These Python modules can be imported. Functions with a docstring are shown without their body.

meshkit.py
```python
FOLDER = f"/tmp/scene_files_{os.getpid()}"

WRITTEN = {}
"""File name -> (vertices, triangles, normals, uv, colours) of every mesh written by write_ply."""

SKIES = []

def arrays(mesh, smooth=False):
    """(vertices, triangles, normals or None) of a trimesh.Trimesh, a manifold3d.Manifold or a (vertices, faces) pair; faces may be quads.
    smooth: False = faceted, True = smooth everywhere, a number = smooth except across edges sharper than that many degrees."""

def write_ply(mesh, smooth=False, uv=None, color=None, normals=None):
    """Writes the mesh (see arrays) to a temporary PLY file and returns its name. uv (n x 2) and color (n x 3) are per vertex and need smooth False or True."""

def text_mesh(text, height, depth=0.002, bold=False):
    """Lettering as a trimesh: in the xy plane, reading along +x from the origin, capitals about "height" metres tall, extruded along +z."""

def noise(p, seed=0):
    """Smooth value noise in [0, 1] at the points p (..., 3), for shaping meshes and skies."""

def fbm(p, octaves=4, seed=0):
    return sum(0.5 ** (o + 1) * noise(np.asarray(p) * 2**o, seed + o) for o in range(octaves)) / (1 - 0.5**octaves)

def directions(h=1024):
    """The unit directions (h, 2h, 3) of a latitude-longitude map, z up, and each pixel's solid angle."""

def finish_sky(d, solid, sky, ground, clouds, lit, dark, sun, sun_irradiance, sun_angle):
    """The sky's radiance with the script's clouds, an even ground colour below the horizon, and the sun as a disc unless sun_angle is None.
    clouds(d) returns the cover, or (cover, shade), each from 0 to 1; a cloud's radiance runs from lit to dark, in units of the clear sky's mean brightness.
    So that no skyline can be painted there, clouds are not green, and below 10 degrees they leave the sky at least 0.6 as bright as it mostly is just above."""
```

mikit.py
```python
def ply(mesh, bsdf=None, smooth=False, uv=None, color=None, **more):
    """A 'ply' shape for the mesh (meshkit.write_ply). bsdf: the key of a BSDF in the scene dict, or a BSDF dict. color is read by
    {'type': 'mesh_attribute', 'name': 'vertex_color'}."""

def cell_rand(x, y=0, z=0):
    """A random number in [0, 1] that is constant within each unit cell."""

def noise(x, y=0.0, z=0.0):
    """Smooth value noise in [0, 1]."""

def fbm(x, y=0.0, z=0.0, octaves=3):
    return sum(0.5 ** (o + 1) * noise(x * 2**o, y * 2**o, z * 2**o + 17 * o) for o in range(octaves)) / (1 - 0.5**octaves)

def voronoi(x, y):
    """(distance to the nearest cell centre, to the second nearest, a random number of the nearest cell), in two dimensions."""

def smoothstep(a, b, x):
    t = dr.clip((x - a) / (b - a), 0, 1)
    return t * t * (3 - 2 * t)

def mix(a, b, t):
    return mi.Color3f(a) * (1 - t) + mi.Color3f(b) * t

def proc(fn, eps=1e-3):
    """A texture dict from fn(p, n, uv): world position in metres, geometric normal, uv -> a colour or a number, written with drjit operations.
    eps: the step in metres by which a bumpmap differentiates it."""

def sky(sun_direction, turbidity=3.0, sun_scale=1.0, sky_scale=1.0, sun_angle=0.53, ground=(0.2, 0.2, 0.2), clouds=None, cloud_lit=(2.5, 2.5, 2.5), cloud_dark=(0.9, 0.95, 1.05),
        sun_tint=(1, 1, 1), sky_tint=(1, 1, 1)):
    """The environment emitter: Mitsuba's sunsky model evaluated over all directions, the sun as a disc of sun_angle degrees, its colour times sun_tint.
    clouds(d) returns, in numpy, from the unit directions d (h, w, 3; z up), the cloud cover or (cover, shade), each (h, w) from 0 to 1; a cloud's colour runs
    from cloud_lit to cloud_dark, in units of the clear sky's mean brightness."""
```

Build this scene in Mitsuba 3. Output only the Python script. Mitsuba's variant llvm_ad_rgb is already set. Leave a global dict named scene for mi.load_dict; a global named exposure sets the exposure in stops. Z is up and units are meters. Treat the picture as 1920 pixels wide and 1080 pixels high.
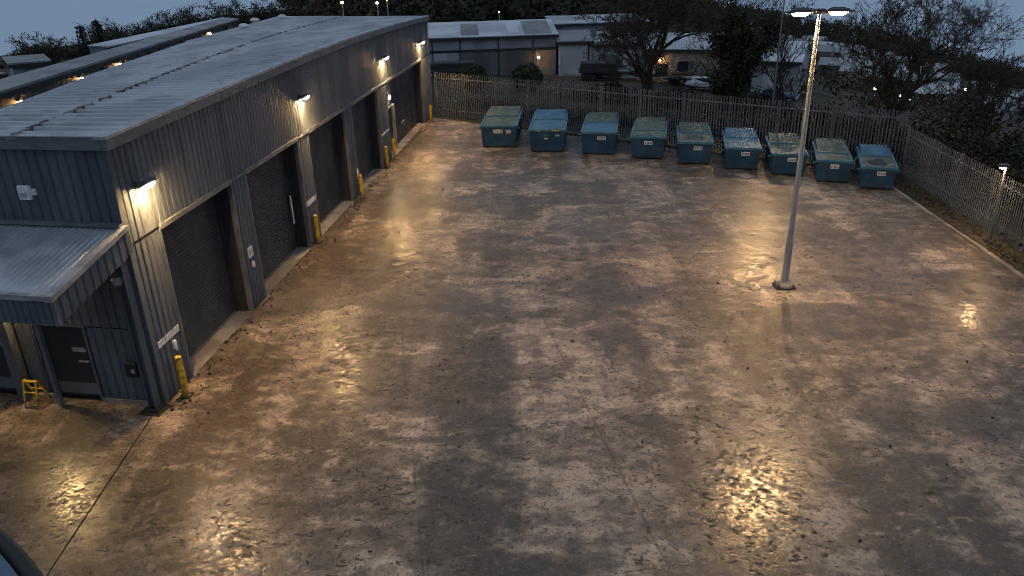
import math
import numpy as np
import trimesh
import mitsuba as mi
import drjit as dr
import mikit
from mikit import proc, noise, fbm, voronoi, smoothstep, mix, cell_rand
from scipy.interpolate import RBFInterpolator

T = mi.ScalarTransform4f
scene, labels = {}, {}
rng = np.random.default_rng(11)

# ------------------------------------------------------------------ camera, sky, exposure
CAM_F = np.array([-0.009928, 0.917712, -0.397123])
CAM_U = np.array([0.022910, 0.397247, 0.917426])
scene['camera'] = {'type': 'perspective', 'fov': 68.538, 'fov_axis': 'x', 'near_clip': 0.05, 'far_clip': 6000.0,
                   'to_world': T().look_at(origin=[0, 0, 10], target=(np.array([0, 0, 10]) + CAM_F).tolist(), up=CAM_U.tolist())}
exposure = 3.68
DUSK = 2.0 ** -3.5
SKY = 5.2 * DUSK


def overcast(d):
    # an even dusk overcast, a little brighter and softly mottled overhead
    import meshkit
    z = np.clip(d[..., 2], 0, 1)
    m = meshkit.fbm(d * np.array([3.2, 3.2, 11.0]) + 3.1, 5, 5)
    return np.ones_like(z), np.clip(0.80 - 0.95 * z + 1.25 * (m - 0.5), 0, 1)


scene['sky'] = mikit.sky([-0.35, -0.9, 0.12], turbidity=4, sun_scale=0.0, sky_scale=SKY, sun_angle=12, clouds=overcast,
                         cloud_lit=(1.06, 1.32, 1.68), cloud_dark=(0.38, 0.58, 0.95), ground=(0.62, 0.71, 0.80))

WARM = np.array([1.0, 0.61, 0.255])
ORANGE = np.array([1.0, 0.50, 0.16])
NEUTRAL = np.array([1.0, 0.80, 0.54])


def area(col, power, weight=1.0):
    return {'type': 'area', 'radiance': {'type': 'rgb', 'value': (np.asarray(col) * power * DUSK).tolist()}, 'sampling_weight': float(weight)}


# ------------------------------------------------------------------ materials
def rgb(c):
    return {'type': 'rgb', 'value': list(map(float, c))}


def pbr(name, color, rough=0.5, metal=0.0, two=True, bump=None, bump_scale=1.0, **more):
    d = {'type': 'principled', 'base_color': color if isinstance(color, dict) else rgb(color),
         'roughness': rough if isinstance(rough, dict) else float(rough), 'metallic': metal, **more}
    if bump is not None:
        d = {'type': 'bumpmap', 'arbitrary': bump, 'scale': bump_scale, 'bsdf': d}
    scene[name] = {'type': 'twosided', 'bsdf': d} if two else d


def streak(fn_a, fn_b, lo, hi, sc=(1, 1, 1)):
    return proc(lambda p, n, uv: mix(fn_a, fn_b, smoothstep(lo, hi, fbm(p.x * sc[0], p.y * sc[1], p.z * sc[2], 4))))


def slab_uv(p):
    # casting bays lie square to the back fence rather than to the walls
    x = p.x * .985 + p.y * .174 + .05 * (noise(p.x * .8, p.y * .8, 5.) - .5)
    y = -p.x * .174 + p.y * .985 + .05 * (noise(p.x * .8, p.y * .8, 7.) - .5)
    return x / 4.3, y / 4.9


def yard_color(p, n, uv):
    wx = p.x + 1.0 * (noise(p.x * .6, p.y * .6, 3.) - .5)
    wy = p.y + 1.0 * (noise(p.x * .6, p.y * .6, 9.) - .5)
    big = fbm(wx * .16 + 4, wy * .13, 1., 3)
    mid = fbm(wx * .8, wy * 1.0, 5., 5)
    strk = .5 * fbm(p.x * .7 + 11, p.y * 2.4, 7., 4) + .5 * fbm(p.x * 2.6, p.y * .30, 57., 4)
    lane = fbm(p.x * 1.15 + 3, p.y * .09, 2., 3)
    fine = fbm(p.x * 6., p.y * 8., 8., 4)
    grit = noise(p.x * 30., p.y * 30., 2.)
    fin2 = fbm(p.x * 2.4, p.y * 3.6, 25., 5)
    t = .14 * big + .18 * mid + .20 * strk + .17 * lane + .13 * fine + .18 * fin2
    c = mix((.048, .042, .036), (.130, .112, .096), smoothstep(.40, .56, t))
    c = mix(c, (.250, .220, .188), smoothstep(.50, .66, .20 * mid + .22 * strk + .16 * lane + .18 * fine + .24 * fin2) * .8)
    # casting bays differ a little in tone; worn joints between them
    sx, sy = slab_uv(p)
    ix, iy = dr.floor(sx), dr.floor(sy)
    c = c * (.80 + .42 * cell_rand(ix, iy, 3.))
    ex = dr.minimum(sx - ix, 1 - (sx - ix)) * 4.3
    ey = dr.minimum(sy - iy, 1 - (sy - iy)) * 4.9
    brk = smoothstep(.34, .50, fbm(p.x * .9, p.y * .9, 31., 3))
    c = mix(c, (.016, .014, .012), ((1 - smoothstep(.010, .034, dr.minimum(ex, ey))) * brk) * .42)
    c = mix(c, (.25, .22, .195), (1 - smoothstep(.02, .16, ey)) * smoothstep(.52, .62, fine) * .45)
    # crisp-edged darker lanes left by wheels, running down the yard
    li = dr.floor(p.x * .85 + .12 * noise(p.y * .5, 3.) + .3 * (noise(p.x * 3., p.y * 2.) - .5) * .25)
    ln_ = smoothstep(.50, .56, fbm(p.y * .16 + 13. * cell_rand(li, 5.), li * 3.7, 2., 3))
    c = c * (1 - .22 * ln_)
    # oily dark patches with fairly crisp edges
    oil = fbm(wx * .33 + 31, wy * .40, 4., 5)
    c = mix(c, (.034, .031, .027), smoothstep(.55, .62, oil + .05 * smoothstep(-3.5, -6.5, p.x)) * .62)
    oil2 = fbm(wx * 1.2 + 7, wy * 1.5, 6., 4)
    c = mix(c, (.036, .033, .030), smoothstep(.59, .65, oil2) * .50)
    # cracks: edges of a warped cell pattern, broken up
    qx = p.x * .40 + .22 * fbm(p.x * 2.2, p.y * 2.2, 1., 4)
    qy = p.y * .34 + .22 * fbm(p.x * 2.2, p.y * 2.2, 8., 4)
    a, b, _ = voronoi(qx, qy)
    gate = smoothstep(.50, .60, fbm(p.x * .5, p.y * .5, 12., 3))
    c = mix(c, (.014, .012, .010), (1 - smoothstep(.003, .010, b - a)) * gate * .8)
    # pits, chips and grit
    sp = smoothstep(.44, .56, fbm(p.x * .7, p.y * .8, 41., 3))
    c = mix(c, (.016, .014, .012), smoothstep(.70, .80, noise(p.x * 9., p.y * 13., 3.) * .7 + .3 * noise(p.x * 23., p.y * 29., 6.)) * (.35 + .65 * sp) * .85)
    c = mix(c, (.020, .018, .016), smoothstep(.74, .84, noise(p.x * 17., p.y * 21., 13.)) * .55)
    c = mix(c, (.26, .235, .21), smoothstep(.80, .88, noise(p.x * 14., p.y * 20., 19.)) * .12)
    return c * mi.Color3f(1.49, 1.33, 1.16) * (1.0 + .46 * grit)


def yard_rough(p, n, uv):
    w = fbm(p.x * .5 + 9, p.y * .36, 14., 4)
    f = fbm(p.x * 4.5, p.y * 6., 17., 4)
    g = noise(p.x * 13., p.y * 17., 4.)
    pit = smoothstep(.60, .74, noise(p.x * 9., p.y * 13., 3.) * .6 + .4 * noise(p.x * 23., p.y * 29., 6.))
    return .215 + .12 * smoothstep(.36, .62, w) + .20 * smoothstep(.36, .62, .6 * f + .4 * g) + .35 * pit


def yard_bump(p, n, uv):
    return (.0028 * fbm(p.x * 1.4, p.y * 2.0, 3., 2) + .0009 * fbm(p.x * 7., p.y * 8., 5., 3) + .0009 * noise(p.x * 33., p.y * 37., 4.)
            - .0012 * smoothstep(.70, .82, noise(p.x * 9., p.y * 13., 3.)))


pbr('m_yard', proc(yard_color), proc(yard_rough), bump=proc(yard_bump, eps=.012), bump_scale=1.0, two=False, specular=.5)


def ground_color(p, n, uv):
    t = fbm(p.x * .11, p.y * .11, 2., 4)
    f = fbm(p.x * 1.3, p.y * 1.3, 5., 3)
    c = mix((.020, .018, .011), (.052, .044, .026), smoothstep(.35, .65, t))
    return c * (.6 + .8 * f)


pbr('m_ground', proc(ground_color), .9, two=False)


def clad_color(p, n, uv):
    t = fbm(p.x * 1.6, p.y * 1.6, p.z * .35, 4)
    c = mix((.074, .088, .104), (.104, .119, .136), smoothstep(.35, .65, t))
    low = 1 - smoothstep(.0, .55, p.z + .45 * (fbm(p.x * 3, p.y * 3, 1., 3) - .5))
    return mix(c, (.055, .050, .045), low * .55)


pbr('m_clad', proc(clad_color), .68, specular=.2)


def door_color(p, n, uv):
    t = fbm(p.x * 2.2, p.y * 2.2, p.z * .8, 3)
    c = mix((.016, .019, .027), (.027, .031, .040), smoothstep(.35, .65, t))
    return mix(c, (.05, .045, .04), (1 - smoothstep(.0, .5, p.z)) * .4 * t)


pbr('m_door', proc(door_color), .5)
pbr('m_dark', (.020, .022, .026), .6)
pbr('m_trim', streak((.085, .095, .105), (.125, .135, .145), .35, .65, (2, 2, 2)), .5)
pbr('m_trimlight', streak((.11, .115, .12), (.165, .165, .165), .35, .65, (3, 3, 3)), .55)

BO = np.array([-8.97, 16.2])
EU = np.array([.0758, .9971])
EW = np.array([-.9971, .0758])


def roof_color(p, n, uv):
    u = (p.x - BO[0]) * EU[0] + (p.y - BO[1]) * EU[1]
    w = (p.x - BO[0]) * EW[0] + (p.y - BO[1]) * EW[1]
    t = fbm(u * .35, w * .8, 1., 4)
    c = mix((.34, .365, .385), (.47, .49, .50), smoothstep(.35, .65, t))
    # grime washed down single ribs and lying at end laps
    row = dr.floor(u / .5)
    on = smoothstep(.80, .82, cell_rand(row, 4.))
    at = cell_rand(row, 8.) * 5.5
    ln = .25 + 1.6 * cell_rand(row, 9.)
    mark = on * smoothstep(-.1, .1, w - at) * (1 - smoothstep(-.15, .15, w - at - ln)) * (1 - smoothstep(.05, .12, dr.abs(u / .5 - row - .42) * .5 + .05 * (noise(w * 5., row) - .5)))
    c = mix(c, (.07, .075, .08), mark * .5)
    return mix(c, (.22, .22, .21), smoothstep(.55, .7, fbm(u * .9, w * 1.6, 9., 4)) * .45)


pbr('m_roof', proc(roof_color), .42, metal=.3)


def seal_color(p, n, uv):
    return mix((.05, .055, .06), (.22, .23, .24), smoothstep(.42, .58, fbm(p.x * 3., p.y * 3., 2., 3)))


pbr('m_seal', proc(seal_color), .7)
pbr('m_canopyroof', streak((.34, .36, .38), (.48, .50, .52), .35, .65, (1.5, 1.5, 1)), .34, metal=.5)
pbr('m_galv', streak((.30, .31, .32), (.46, .47, .48), .35, .65, (3, 3, 3)), .45, metal=.55)
pbr('m_pale', streak((.080, .094, .118), (.122, .137, .164), .35, .65, (1.1, 1.1, .4)), .6)
pbr('m_poleyard', streak((.22, .22, .22), (.32, .32, .32), .35, .65, (3, 3, .6)), .6)


def yellow(p, n, uv):
    t = fbm(p.x * 9, p.y * 9, p.z * 5, 4)
    c = mix((.62, .36, .015), (.72, .45, .03), t)
    c = mix(c, (.10, .07, .03), smoothstep(.56, .66, fbm(p.x * 14 + 5, p.y * 14, p.z * 9, 3)) * .75)
    return mix(c, (.07, .055, .035), (1 - smoothstep(.05, .45, p.z + .3 * (t - .5))) * .7)


pbr('m_yellow', proc(yellow), .4)


def skip_paint(p, n, uv):
    t = fbm(p.x * 1.8, p.y * 1.8, p.z * 1.8, 4)
    c = mix((.006, .046, .095), (.012, .066, .130), smoothstep(.35, .65, t))
    rust = smoothstep(.60, .70, fbm(p.x * 5.5, p.y * 5.5, p.z * 3.5, 4))
    c = mix(c, (.075, .042, .022), rust * .55)
    return mix(c, (.03, .03, .028), (1 - smoothstep(0., .35, p.z + .3 * (t - .5))) * .5)


pbr('m_skip', proc(skip_paint), .45)
pbr('m_skiplight', streak((.035, .120, .190), (.060, .165, .240), .35, .65, (2, 2, 2)), .4)
pbr('m_lidblue', streak((.030, .115, .200), (.055, .160, .250), .35, .65, (2, 2, 2)), .55)


def tarp(p, n, uv):
    t = fbm(p.x * 1.5, p.y * 1.5, p.z, 4)
    c = mix((.040, .074, .066), (.075, .112, .094), smoothstep(.35, .65, t))
    return mix(c, (.20, .21, .17), smoothstep(.6, .72, fbm(p.x * 4, p.y * 4, 2., 3)) * .5)


pbr('m_lidgreen', proc(tarp), .6)
pbr('m_water', (.05, .06, .055), .07, specular=.6)
pbr('m_white', streak((.55, .55, .53), (.72, .72, .70), .35, .65, (6, 6, 6)), .5)
pbr('m_grey', (.30, .31, .32), .5)
pbr('m_housing', (.05, .05, .052), .45)
pbr('m_lens', (.9, .88, .8), .3)
pbr('m_black', (.012, .012, .013), .6)
pbr('m_concrete', streak((.15, .135, .12), (.26, .24, .215), .35, .65, (1.5, 1.5, 1.5)), .6)
pbr('m_bark', streak((.030, .024, .017), (.060, .047, .034), .35, .65, (6, 6, 2)), .9)
pbr('m_twig', streak((.040, .030, .019), (.062, .046, .030), .35, .65, (1, 1, 1)), .9)


def leafy(name, a, b):
    scene[name] = {'type': 'twosided', 'bsdf': {'type': 'principled', 'base_color': streak(a, b, .3, .7, (.9, .9, .9)), 'roughness': .75}}


leafy('m_ivy', (.010, .015, .007), (.022, .030, .012))
leafy('m_brownleaf', (.055, .038, .014), (.085, .062, .022))
leafy('m_under', (.010, .010, .005), (.026, .022, .010))
leafy('m_shrub', (.020, .036, .014), (.045, .066, .024))
leafy('m_conifer', (.008, .016, .012), (.018, .028, .018))
leafy('m_forest', (.030, .026, .013), (.062, .048, .022))
leafy('m_forestdark', (.014, .020, .010), (.034, .034, .016))
leafy('m_litter', (.022, .015, .008), (.060, .042, .020))
pbr('m_farwall', streak((.20, .22, .25), (.30, .32, .35), .35, .65, (.5, .5, .12)), .6)
pbr('m_farwalldark', streak((.075, .082, .09), (.12, .128, .138), .35, .65, (.5, .5, .12)), .6)
pbr('m_farwhite', streak((.40, .42, .45), (.55, .57, .60), .35, .65, (.4, .4, .3)), .55)
pbr('m_farroof', streak((.36, .39, .42), (.60, .62, .64), .35, .65, (.25, .25, .25)), .33, metal=.5)
pbr('m_farroofgrey', streak((.14, .145, .15), (.24, .245, .25), .35, .65, (.4, .4, .4)), .5, metal=.2)
pbr('m_farwallbeige', streak((.22, .20, .17), (.32, .29, .25), .35, .65, (.3, .3, .3)), .6)
pbr('m_houseroof', streak((.24, .25, .27), (.55, .57, .60), .3, .7, (.06, .06, .06)), .36, metal=.35)
pbr('m_housewall', streak((.08, .075, .07), (.24, .23, .22), .3, .7, (.05, .05, .05)), .7)
pbr('m_window', (.02, .025, .03), .12)
pbr('m_carwhite', (.55, .56, .57), .25, specular=.5)
pbr('m_carblue', (.03, .07, .14), .25)
pbr('m_digger', (.085, .045, .012), .5)
pbr('m_steelblue', streak((.07, .12, .19), (.12, .19, .28), .35, .65, (9, 9, 9)), .35, metal=.3)


# ------------------------------------------------------------------ mesh helpers
def numbered(key):
    base, k = key, 0
    while key in scene or key in used:
        k += 1
        key = f'{base}_{k:03d}'
    used.add(key)
    return key


used = set()


def thing(name, label, cat, group=None):
    key = numbered(name)
    labels[key] = {'label': label, 'category': cat}
    if group:
        labels[key]['group'] = group
    return key


def obj(name, mesh, m, parent=None, smooth=False, label=None, cat=None, group=None, kind=None, to_world=None, em=None):
    key = numbered(f'{parent}__{name}' if parent else name)
    d = dict(mesh) if isinstance(mesh, dict) else mikit.ply(mesh, m, smooth=smooth)
    if to_world is not None:
        d['to_world'] = to_world
    if em is not None:
        d['emitter'] = em
    scene[key] = d
    if label or kind or cat:
        labels[key] = {k: v for k, v in dict(label=label, category=cat, group=group, kind=kind).items() if v}
    return key


def cat_(ms):
    return trimesh.util.concatenate(ms)


def box8(c):
    """a box from 8 corners: bottom ring 0-3 then top ring 4-7 (counterclockwise from above)"""
    f = [[0, 3, 2, 1], [4, 5, 6, 7], [0, 1, 5, 4], [1, 2, 6, 5], [2, 3, 7, 6], [3, 0, 4, 7]]
    f = np.array(f)
    m = trimesh.Trimesh(np.array(c, float), np.vstack([f[:, [0, 1, 2]], f[:, [0, 2, 3]]]), process=False)
    return m


def bx(x0, x1, y0, y1, z0, z1):
    return box8([(x0, y0, z0), (x1, y0, z0), (x1, y1, z0), (x0, y1, z0), (x0, y0, z1), (x1, y0, z1), (x1, y1, z1), (x0, y1, z1)])


def cbx(x0, x1, y0, y1, z0, z1, b=.012):
    """box with chamfered upright and top edges"""
    def ring(i, z):
        return [(x0 + i, y0, z), (x1 - i, y0, z), (x1, y0 + i, z), (x1, y1 - i, z), (x1 - i, y1, z), (x0 + i, y1, z), (x0, y1 - i, z), (x0, y0 + i, z)]
    def ins(z):
        return [(x0 + b, y0 + b, z)] * 2 + [(x1 - b, y0 + b, z)] * 2 + [(x1 - b, y1 - b, z)] * 2 + [(x0 + b, y1 - b, z)] * 2
    r = [ring(b, z0), ring(b, z1 - b)]
    top = [(x0 + b, y0 + b, z1), (x1 - b, y0 + b, z1), (x1 - b, y0 + b, z1), (x1 - b, y1 - b, z1), (x1 - b, y1 - b, z1), (x0 + b, y1 - b, z1), (x0 + b, y1 - b, z1), (x0 + b, y0 + b, z1)]
    v = np.array(r[0] + r[1] + top)
    f = []
    for k in range(2):
        for i in range(8):
            j = (i + 1) % 8
            f += [[8 * k + i, 8 * k + j, 8 * k + 8 + j], [8 * k + i, 8 * k + 8 + j, 8 * k + 8 + i]]
    f += [[16, 17, 19], [16, 19, 21]]
    for i in range(1, 7):
        f.append([0, i + 1, i])
    return trimesh.Trimesh(v, f, process=False)


def tube(pts, r, n=8, cap=True):
    pts = np.asarray(pts, float)
    r = np.broadcast_to(np.asarray(r, float), len(pts))
    d = np.gradient(pts, axis=0)
    d /= np.linalg.norm(d, axis=1, keepdims=True) + 1e-12
    ref = np.array([0, 0, 1.0]) if abs(d[0][2]) < .9 else np.array([1.0, 0, 0])
    V = []
    for p, q, rr in zip(pts, d, r):
        a = np.cross(q, ref); a /= np.linalg.norm(a) + 1e-12
        b = np.cross(q, a)
        th = np.arange(n) / n * 2 * np.pi
        V.append(p + rr * (np.cos(th)[:, None] * a + np.sin(th)[:, None] * b))
    V = np.vstack(V)
    F = []
    for k in range(len(pts) - 1):
        for i in range(n):
            j = (i + 1) % n
            F += [[k * n + i, k * n + j, k * n + n + j], [k * n + i, k * n + n + j, k * n + n + i]]
    if cap:
        e = (len(pts) - 1) * n
        F += [[0, i + 1, i] for i in range(1, n - 1)] + [[e, e + i, e + i + 1] for i in range(1, n - 1)]
    return trimesh.Trimesh(V, np.array(F)[:, ::-1], process=False)


def lathe(prof, n=20):
    """prof: (r, z) list from bottom up, about z"""
    th = np.arange(n) / n * 2 * np.pi
    V = np.vstack([np.stack([r * np.cos(th), r * np.sin(th), np.full(n, z)], 1) for r, z in prof])
    F = []
    for k in range(len(prof) - 1):
        for i in range(n):
            j = (i + 1) % n
            F += [[k * n + i, k * n + j, k * n + n + j], [k * n + i, k * n + n + j, k * n + n + i]]
    e = (len(prof) - 1) * n
    F += [[0, i + 1, i] for i in range(1, n - 1)] + [[e, e + i, e + i + 1] for i in range(1, n - 1)]
    return trimesh.Trimesh(V, F, process=False)


def xf(mesh, fn):
    """the mesh moved by fn; its triangles keep facing out when fn mirrors"""
    v = np.asarray(mesh.vertices, float)
    o = v.mean(0)
    q = fn(np.vstack([o, o + [1e-3, 0, 0], o + [0, 1e-3, 0], o + [0, 0, 1e-3]]))
    flip = np.linalg.det((q[1:] - q[0]) * 1e3) < 0
    return trimesh.Trimesh(fn(v), mesh.faces[:, ::-1] if flip else mesh.faces, process=False)


def to_b(v):
    """front wall frame: (u along the wall, o outwards from the wall, z) to world. Mirrored so triangles keep facing out"""
    v = np.atleast_2d(v).astype(float)
    xy = BO + v[:, :1] * EU - v[:, 1:2] * EW
    return np.column_stack([xy, v[:, 2]])


EE = np.array([-1, .17]) / np.hypot(1, .17)
EN = np.array([-EE[1], EE[0]]) * -1
if EN[1] > 0:
    EN = -EN


def to_e(v):
    """end wall frame: (t along the end wall away from the corner, o outwards, z) to world"""
    v = np.atleast_2d(v).astype(float)
    xy = BO + v[:, :1] * EE + v[:, 1:2] * EN
    return np.column_stack([xy, v[:, 2]])


def rib_profile(a0, a1, pitch=.25, depth=.035, groove=.26):
    """points (a, o) of a trapezoid profile: broad crowns with narrow grooves"""
    k0, k1 = math.floor(a0 / pitch), math.ceil(a1 / pitch)
    pts = []
    for k in range(k0, k1 + 1):
        for f, o in ((0, 1), (1 - groove - .10, 1), (1 - groove, 0), (1 - .10, 0)):
            pts.append(((k + f) * pitch, o * depth))
    a = np.array(pts)
    inside = a[(a[:, 0] > a0 + 1e-4) & (a[:, 0] < a1 - 1e-4)]
    ends = [(x, np.interp(x, a[:, 0], a[:, 1])) for x in (a0, a1)]
    return np.vstack([ends[0], inside, ends[1]])


def ribbed(a0, a1, z0, z1, pitch=.25, depth=.035, base=.004, groove=.26, dz0=None, dz1=None):
    """a ribbed upright sheet in a wall frame, with z0/z1 numbers or functions of a"""
    p = rib_profile(a0, a1, pitch, depth, groove)
    n = len(p)
    f0 = z0 if callable(z0) else (lambda a: np.full_like(a, z0))
    f1 = z1 if callable(z1) else (lambda a: np.full_like(a, z1))
    lo = np.column_stack([p[:, 0], p[:, 1] + base, f0(p[:, 0])])
    hi = np.column_stack([p[:, 0], p[:, 1] + base, f1(p[:, 0])])
    v = np.vstack([lo, hi])
    i = np.arange(n - 1)
    f = np.vstack([np.column_stack([i, i + 1, n + i + 1]), np.column_stack([i, n + i + 1, n + i])])
    return trimesh.Trimesh(v, f, process=False)


def wbox(fn, *a, ch=None):
    return xf(cbx(*a, b=ch) if ch else bx(*a), fn)


# ------------------------------------------------------------------ terrain
_ctrl = []
for b, rows in {-40: [(60, -1), (110, -3), (200, -8), (320, -18), (450, -30)], -33: [(60, -.5), (110, -2), (200, -7), (320, -17), (450, -32)],
                -24: [(60, -.3), (110, -1.5), (200, -3), (320, -9), (450, -16)], -15: [(60, -.5), (110, -2), (200, -3), (320, -6), (450, -10)],
                -6: [(60, -.8), (95, -2.6), (140, -3), (250, 0), (450, 2)], 2: [(60, -1), (95, -2.8), (140, -3.2), (250, -1), (450, 0)],
                12: [(60, -1.2), (95, -3.4), (140, -7), (250, -10), (450, -16)], 20: [(58, -2), (110, -6), (200, -15), (300, -22), (450, -26)],
                27: [(56, -3), (120, -11), (200, -20), (300, -28), (450, -37)], 33: [(54, -4.5), (120, -14.6), (200, -25), (300, -35), (450, -49)],
                42: [(60, -7), (120, -18), (200, -30), (300, -43), (450, -62)], 60: [(60, -6), (120, -16), (250, -36), (450, -60)]}.items():
    for d, z in rows:
        _ctrl.append((d * math.sin(math.radians(b)), d * math.cos(math.radians(b)), z))
for x, y in [(-30, 20), (-25, 35), (-20, 50), (-8, 54), (-7, 58), (0, 52), (8, 46), (18, 38), (21, 36), (20, 25), (18, 12), (18, 0), (-10, 30), (0, 30), (10, 25), (0, 10), (-15, 0), (10, 0), (30, 0), (-30, 0), (0, -30), (-40, -40), (40, -40)]:
    _ctrl.append((x, y, 0))
_ctrl = np.array(_ctrl)
_rbf = RBFInterpolator(_ctrl[:, :2], _ctrl[:, 2], kernel='linear', smoothing=.5)


def inside_yard(x, y):
    """soft 1 inside the level yard plateau, 0 outside"""
    a = np.clip((53.2 - (y + .767 * x)) / 6 + 1, 0, 1)
    b = np.clip((21.5 - x) / 4 + .6, 0, 1)
    return np.minimum(a, b)


def tz(x, y):
    x, y = np.atleast_1d(x).astype(float), np.atleast_1d(y).astype(float)
    z = _rbf(np.column_stack([x, y]))
    k = inside_yard(x, y)
    d = np.hypot(x, y)
    z = z * (1 - k * np.clip((75 - d) / 15, 0, 1))
    return z - .06 + np.where(d > 460, -(d - 460) * .12, 0)


def _ax(lo, hi, step, far):
    mid = np.arange(lo, hi, step)
    g1 = hi + step * np.cumsum(1.22 ** np.arange(18))
    g0 = lo - step * np.cumsum(1.22 ** np.arange(18))
    return np.concatenate([g0[::-1], mid, g1])


gx, gy = _ax(-110, 150, 4, 0), _ax(-20, 200, 4, 0)
GX, GY = np.meshgrid(gx, gy, indexing='ij')
import meshkit
GZ = tz(GX.ravel(), GY.ravel()).reshape(GX.shape)
far_ = np.clip((np.hypot(GX, GY) - 75) / 60, 0, 1)
GZ += far_ * 1.2 * (meshkit.fbm(np.stack([GX * .03, GY * .03, 0 * GX], -1), 3, 2) - .5)
nx, ny = GX.shape
ii = (np.arange(nx - 1)[:, None] * ny + np.arange(ny - 1)[None]).ravel()
gf = np.vstack([np.column_stack([ii, ii + ny, ii + ny + 1]), np.column_stack([ii, ii + ny + 1, ii + 1])])
obj('ground', trimesh.Trimesh(np.column_stack([GX.ravel(), GY.ravel(), GZ.ravel()]), gf, process=False), 'm_ground', smooth=True, kind='structure',
    label='dark rough ground sloping away beyond the fences to the wooded hill')


def tz1(x, y):
    return float(tz(x, y)[0])


# ------------------------------------------------------------------ yard
def flat_poly(pts, z0, z1):
    from shapely.geometry import Polygon
    m = trimesh.creation.extrude_polygon(Polygon(pts), z1 - z0, engine='earcut')
    m.apply_translation([0, 0, z0])
    return m


J0, J1 = np.array([-9.10, 15.95]), np.array([-8.50, 8.0])
jd = (J1 - J0) / np.linalg.norm(J1 - J0)
jn = np.array([-jd[1], jd[0]])
J2 = J0 + jd * 26
yard_pts = [tuple(J0), tuple(J2), (18.2, -10), (17.0, 12.0), (17.1, 23.5), (18.75, 35.2), (-5.9, 54.1), tuple(to_b([38.2, .0, 0])[0, :2]), tuple(to_b([.0, .0, 0])[0, :2])]
obj('yard_concrete', flat_poly(yard_pts, -.05, 0.0), 'm_yard', kind='structure', label='worn wet concrete yard with cracks, stains and lamp reflections')
gap = .035 * jn
side = [tuple(J0 + gap * np.sign(gap[0]) * -1), tuple(J2 + gap * np.sign(gap[0]) * -1), (-22, -10), (-24, 19.0), tuple(to_e([7, .02, 0])[0, :2]), tuple(to_e([.1, .02, 0])[0, :2])]
obj('side_concrete', flat_poly(side, -.05, -.004), 'm_yard', kind='structure', label='concrete strip beside the entrance canopy, cut off from the yard by a dark joint')
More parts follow.
